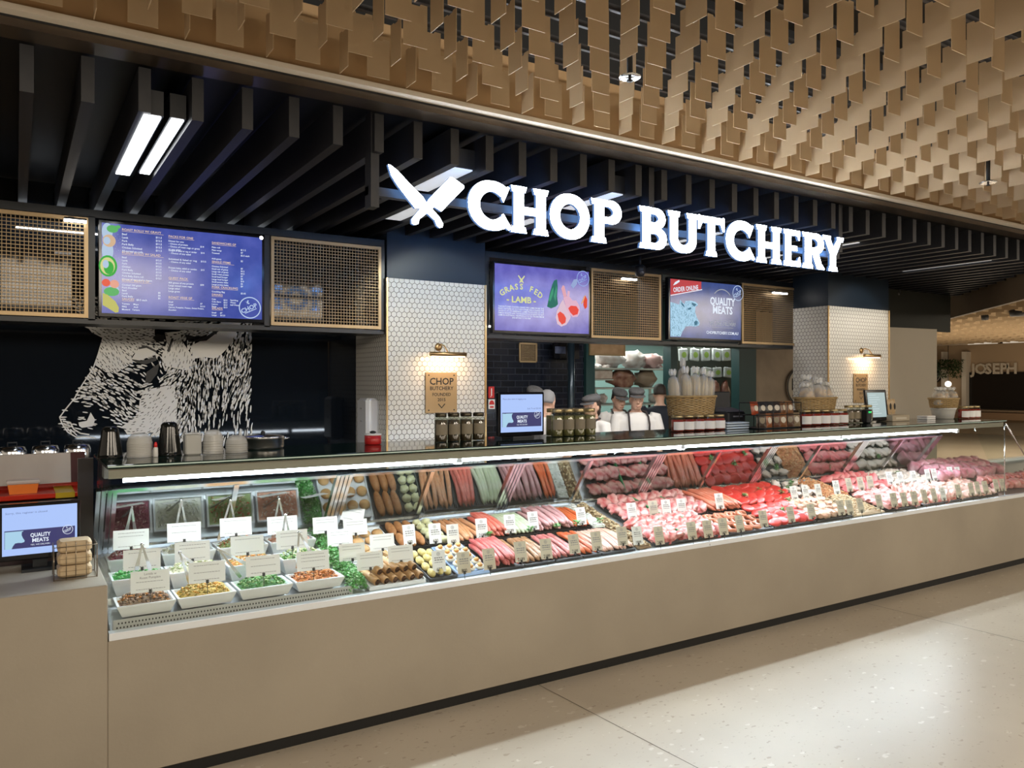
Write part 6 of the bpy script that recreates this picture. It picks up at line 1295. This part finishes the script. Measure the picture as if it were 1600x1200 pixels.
joint(985, 605, 4.6, (.22, .15, .13), DMT, 'dark roasted joint on the lower cool room shelf'); joint(1022, 605, 4.6, (.18, .14, .13), mat('tan_joint', (.42, .30, .22), .4), 'tan joint on the lower cool room shelf'); 
for i, px in enumerate((934, 946, 956, 1008, 1036)): joint(px, 631, 4.6, (.038, .10, .07), WRAP, 'pink wrapped cut low in the cool room, %s' % (n5[i]))
a_, c_ = onp(927, 592, 4.6), onp(962, 570, 4.6); t = thing('meat_crate', 'translucent crate of pinkish wrapped meat at the left of the cool room', 'crate', ((a_.x+c_.x)/2, 4.8, a_.z)); W = c_.x-a_.x; Hh = c_.z-a_.z
b = MB(); b.bbox(-W/2, W/2, -.14, .16, 0, Hh*.8, .01); b.build('crate', mat('crate_pink', (.52, .36, .30), .4, 0, (.66, .54, .48), 12), t); b = MB()
for k in range(9): b.blob((-W/2+W*(k+.5)/9, random.uniform(-.08, .08), Hh*.8), (.05, .07, .05), 8, 6, jit=.5, seed=k)
b.build('wrapped_cuts', WRAP, t)
b = MB(); b.box(0, onp(960, 592, 4.6).x-onp(927, 592, 4.6).x, 0, .35, -.02, -.001); b.box(0, .02, 0, .02, -a_.z, -.02); b.box(0, .02, .33, .35, -a_.z, -.02)
tag(b.build('cool_room_shelf', SHELF, None, (a_.x, 4.62, a_.z)), 'short shelf under the meat crate in the cool room', 'shelf')
GL = mat('green_label', (.42, .60, .12), .5); PK = mat('clear_pack', (.62, .64, .62), .25, 0, (.75, .76, .75), 20)
def pack(px, py0, py1, label, i):
    a_, c_ = onp(px, py1, 4.75), onp(px+15, py0, 4.75); W, Hh = (c_.x-a_.x)*.9, c_.z-a_.z
    t = thing('hanging_pack', label, 'packet', (a_.x+W/2, 4.75, a_.z), (0, .08 if i % 2 else -.06, 0)); b = MB(); b.bbox(-W/2, W/2, -.02, .02, 0, Hh, .012); b.build('pack', PK, t); b = MB(); disc(b, 0, Hh*.5, W*.27, Hh*.24, .021); b.build('round_label', GL, t); b = MB(); b.tube([(0, 0, Hh), (0, .06, Hh+.03)], .004, 5); b.build('hook', CHROME, t)
for i, px in enumerate((1061, 1078, 1096, 1112, 1128)): pack(px, 545, 564, 'clear vacuum pack with green round label, %s in the top hanging row' % n5[i], i)
for i, px in enumerate((1080, 1097, 1114, 1130)): pack(px, 574, 590, 'clear vacuum pack with green round label, %s in the second hanging row' % n5[i], i)
for i, px in enumerate((1118, 1133)):
    p = onp(px, 612, 4.75); b = MB(); b.blob((0, 0, 0), (.09, .05, .17), 12, 8, jit=.3, seed=i); tag(b.build('salami_pack', DMT, None, (p.x, 4.75, p.z)), 'dark hanging salami pack below the vacuum packs, %s' % ['left', 'right'][i], 'meat')
a_ = onp(1056, 540, 4.8); b = MB(); b.box(a_.x, onp(1150, 540, 4.8).x, 4.80, 4.85, 0, onp(1060, 541, 4.8).z); tag(b.build('pegboard', mat('olive_board', (.10, .11, .09), .7)), 'dark olive pegboard behind the hanging packs', 'board')
# panels hung high in the back room
a_, c_ = onp(812, 566, 4.18), onp(840, 536, 4.18); t = thing('small_mesh_panel', 'small brass mesh panel hung high on the dark brick wall', 'mesh panel', (a_.x, 4.188, a_.z)); W, Hh = c_.x-a_.x, c_.z-a_.z
b = MB(); b.box(0, W, 0, .01, 0, .015); b.box(0, W, 0, .01, Hh-.015, Hh); b.box(0, .015, 0, .01, 0, Hh); b.box(W-.015, W, 0, .01, 0, Hh); b.build('border', MATS['brass_frame'], t); b = MB()
for i in range(1, 12): b.box(i*W/12-.003, i*W/12+.003, .004, .007, 0, Hh); b.box(0, W, .002, .004, i*Hh/12-.003, i*Hh/12+.003)
b.build('wire_grid', MG, t)
a_, c_ = onp(922, 555, 4.12), onp(978, 535, 4.12); t = thing('framed_board', 'gold framed brown board above the cool room window', 'board', (a_.x, 4.129, a_.z)); W, Hh = c_.x-a_.x, c_.z-a_.z
b = MB(); b.box(.02, W-.02, .005, .02, .02, Hh-.02); b.build('board', mat('tan_board', (.36, .22, .11), .5, 0, (.46, .30, .17), 8), t); b = MB(); b.box(0, W, 0, .02, 0, .02); b.box(0, W, 0, .02, Hh-.02, Hh); b.box(0, .02, 0, .02, .02, Hh-.02); b.box(W-.02, W, 0, .02, .02, Hh-.02); b.build('frame', MATS['brass_frame'], t)
a_, c_ = onp(866, 560, 4.05), onp(905, 536, 4.05); t = thing('wall_screen', 'small dark screen high on the back wall', 'screen', (a_.x, 4.05, a_.z)); W, Hh = c_.x-a_.x, c_.z-a_.z; b = MB(); b.box(0, W, 0, .04, 0, Hh); b.build('casing', BEZ, t); b = MB(); b.box(.01, W*.45, -.003, 0, .06, Hh-.05); b.build('display', mat('dim_screen', (.04, .05, .09), .3, 0, (.12, .14, .22), 12), t)
p0, p1 = onp(892, 560, 3.9), onp(892, 690, 3.9); b = MB(); b.tube([(p0.x, 3.9, 0), (p0.x, 3.9, 2.7)], .045, 14); tag(b.build('dark_pipe', mat('pipe_blue', (.02, .035, .05), .25, .4)), 'vertical dark blue pipe left of the cool room window', 'pipe')
# round sign
c_ = onp(1246, 604, 4.18); rr_ = c_.z-onp(1246, 632, 4.18).z
t = thing('round_sign', 'round cream sign with black rim on the beige wall behind the biscuits', 'sign', (c_.x, 4.17, c_.z)); b = MB(); b.lathe([(0, 0), (rr_*.97, 0), (rr_*.97, .02), (0, .02)], n=36, M=Matrix.Rotation(PI/2, 4, 'X')); b.build('disc', mat('cream_disc', (.50, .43, .33), .6), t)
b = MB(); ring(b, 0, 0, rr_*.93, rr_*.09, .022, n=40); rect(b, -rr_*.62, -rr_*.45, -.2*rr_, .45*rr_, .022); rect(b, -rr_*.62, -rr_*.25, -.2*rr_, -.05*rr_, .022); rect(b, -rr_*.2, -.05*rr_, -.2*rr_, .3*rr_, .022); disc(b, -rr_*.5, -rr_*.5, rr_*.07, rr_*.07, .022); b.build('black_marks', INK, t)
# ------------------------------------------------------------------ concourse beyond
XW = 27.0
def mp(px, py): return atx(px, py, XW)
def xbox(b, px0, px1, py0, py1, d=.2, dx=0):
    A_, B_ = atx(px0, py0, XW-dx), atx(px1, py1, XW-dx); b.box(XW-dx-d, XW-dx, min(A_.y, B_.y), max(A_.y, B_.y), min(A_.z, B_.z), max(A_.z, B_.z))
b = MB(); b.box(XW, XW+.3, -12, 26, 0, 2.975); struct('wall_concourse', b, mat('tan_plaster', (.46, .34, .22), .7))
b = MB(); b.box(-8, 34, -11.2, -11, 0, 3.9); struct('wall_opposite', b, mat('opposite_dark', (.05, .04, .035), .5, 0, (.10, .08, .06), .6))
b = MB(); b.box(9.4, 34, 14, 14.2, 0, 3.9); struct('wall_far', b, MATS['tan_plaster'])
b = MB(); xbox(b, 1517, 1640, 582, 642, .1, .02); tag(b.build('dark_shopfront', mat('shopfront_black', (.008, .007, .007), .2)), 'black shopfront opening under the distant JOSEPH sign', 'shopfront')
b = MB(); xbox(b, 1510, 1517, 550, 660, .3); tag(b.build('white_pillar', mat('pillar_white', (.72, .66, .56), .6)), 'slim white pillar left of the distant black shopfront', 'pillar')
b = MB(); xbox(b, 1478, 1482, 550, 660, .3); tag(b.build('white_pillar', mat('pillar_white', (.7, .6, .5), .6)), 'slim white pillar beside the distant hanging plants', 'pillar')
b = MB(); xbox(b, 1517, 1640, 642, 656, 1.2); tag(b.build('wooden_counter', mat('counter_brown', (.22, .14, .08), .6)), 'low brown counter in front of the distant black shopfront', 'counter')
t = thing('distant_sign', 'distant pale letters reading JOSEPH above a black shopfront', 'shop sign', (XW-.15, 0, 0)); TM = Matrix.Rotation(-PI/2, 4, 'Z')
A_, B_ = mp(1518, 584), mp(1590, 565)
t.location = (XW-.125, A_.y, A_.z)
W = A_.y-B_.y
for i, ch in enumerate('JOSEPH'):
    b = MB(); add_text(b, ch, W*(i+.5)/6, 0, (B_.z-A_.z)*1.25, 0, .035, 'CENTER', M=TM); b.build('letter', mat('pale_letters', (.62, .56, .46), .5), t)
c_ = mp(1463, 584); r_ = abs(mp(1463, 569).z-c_.z); t = thing('round_sign', 'small round black sign on the distant pale wall', 'sign', (XW-.2, c_.y, c_.z)); b = MB(); b.lathe([(0, 0), (r_, 0), (r_, .1), (0, .1)], n=28, M=Matrix.Rotation(-PI/2, 4, 'Y')); b.build('disc', BLACK, t); b = MB(); ring(b, 0, 0, r_*.9, r_*.08, .11, M=TM); disc(b, 0, 0, r_*.35, r_*.5, .11, M=TM); b.build('face', mat('face_cream', (.5, .45, .36), .6), t)
b = MB()
A_, B_ = mp(1480, 590), mp(1514, 562)
for k in range(700):
    y_, z_ = random.uniform(B_.y, A_.y), random.uniform(A_.z, B_.z); s = random.uniform(.04, .10)
    if z_ < A_.z+.25 and random.random() < .6: continue
    M = Matrix.Translation((XW-.6+random.uniform(-.3, .3), y_, z_)) @ Matrix.Rotation(random.uniform(0, 6), 4, 'X') @ Matrix.Rotation(random.uniform(0, 6), 4, 'Z'); b.add([M @ Vector(q) for q in ((-s, 0, 0), (0, s*.4, 0), (s, 0, 0), (0, -s*.4, 0))], [(0, 1, 2, 3)])
tag(b.build('hanging_plants', mat('plant_dark', (.05, .09, .03), .6)), 'dark green hanging foliage on the distant pillars', 'plants', kind='stuff')
A_ = mp(1494, 600); t = thing('globe_lamp', 'glowing white lamp below the distant foliage', 'lamp', (XW-.5, A_.y, A_.z)); b = MB(); b.blob((0, 0, 0), .10); b.build('globe', mat('lamp_glow', (1, 1, 1), emit=(1, .9, .75), es=2.5), t); b = MB(); b.tube([(0, 0, .09), (0, 0, 2.96-A_.z)], .01, 6); b.build('cord', BLACK, t)
for px, py, l in ((1539, 500, 'dark spotlight on the far concourse ceiling, left'), (1590, 494, 'dark spotlight on the far concourse ceiling, right'), (1563, 540, 'small dark spotlight on the farthest ceiling')):
    p = atz(px, py, 2.93); s = .12*(2 if px == 1590 else 1); t = thing('ceiling_spotlight', l, 'spotlight', p); b = MB(); b.lathe([(s*.5, 0), (s*.6, .1), (s*.2, .16), (0, .16)], n=12); b.build('lamp_head', BLACK, t); b = MB(); b.tube([(0, 0, .1), (0, 0, .5)], .03, 6); b.build('rod', BLACK, t)
area('far_light', (20, 4, 2.9), (0, 0, 0), 6, 6, 300, (1, .80, .58))
area('far_light', (19, 5, .6), (PI, 0, 0), 8, 8, 330, (1, .82, .6))
# added mural fill over the black glass wall
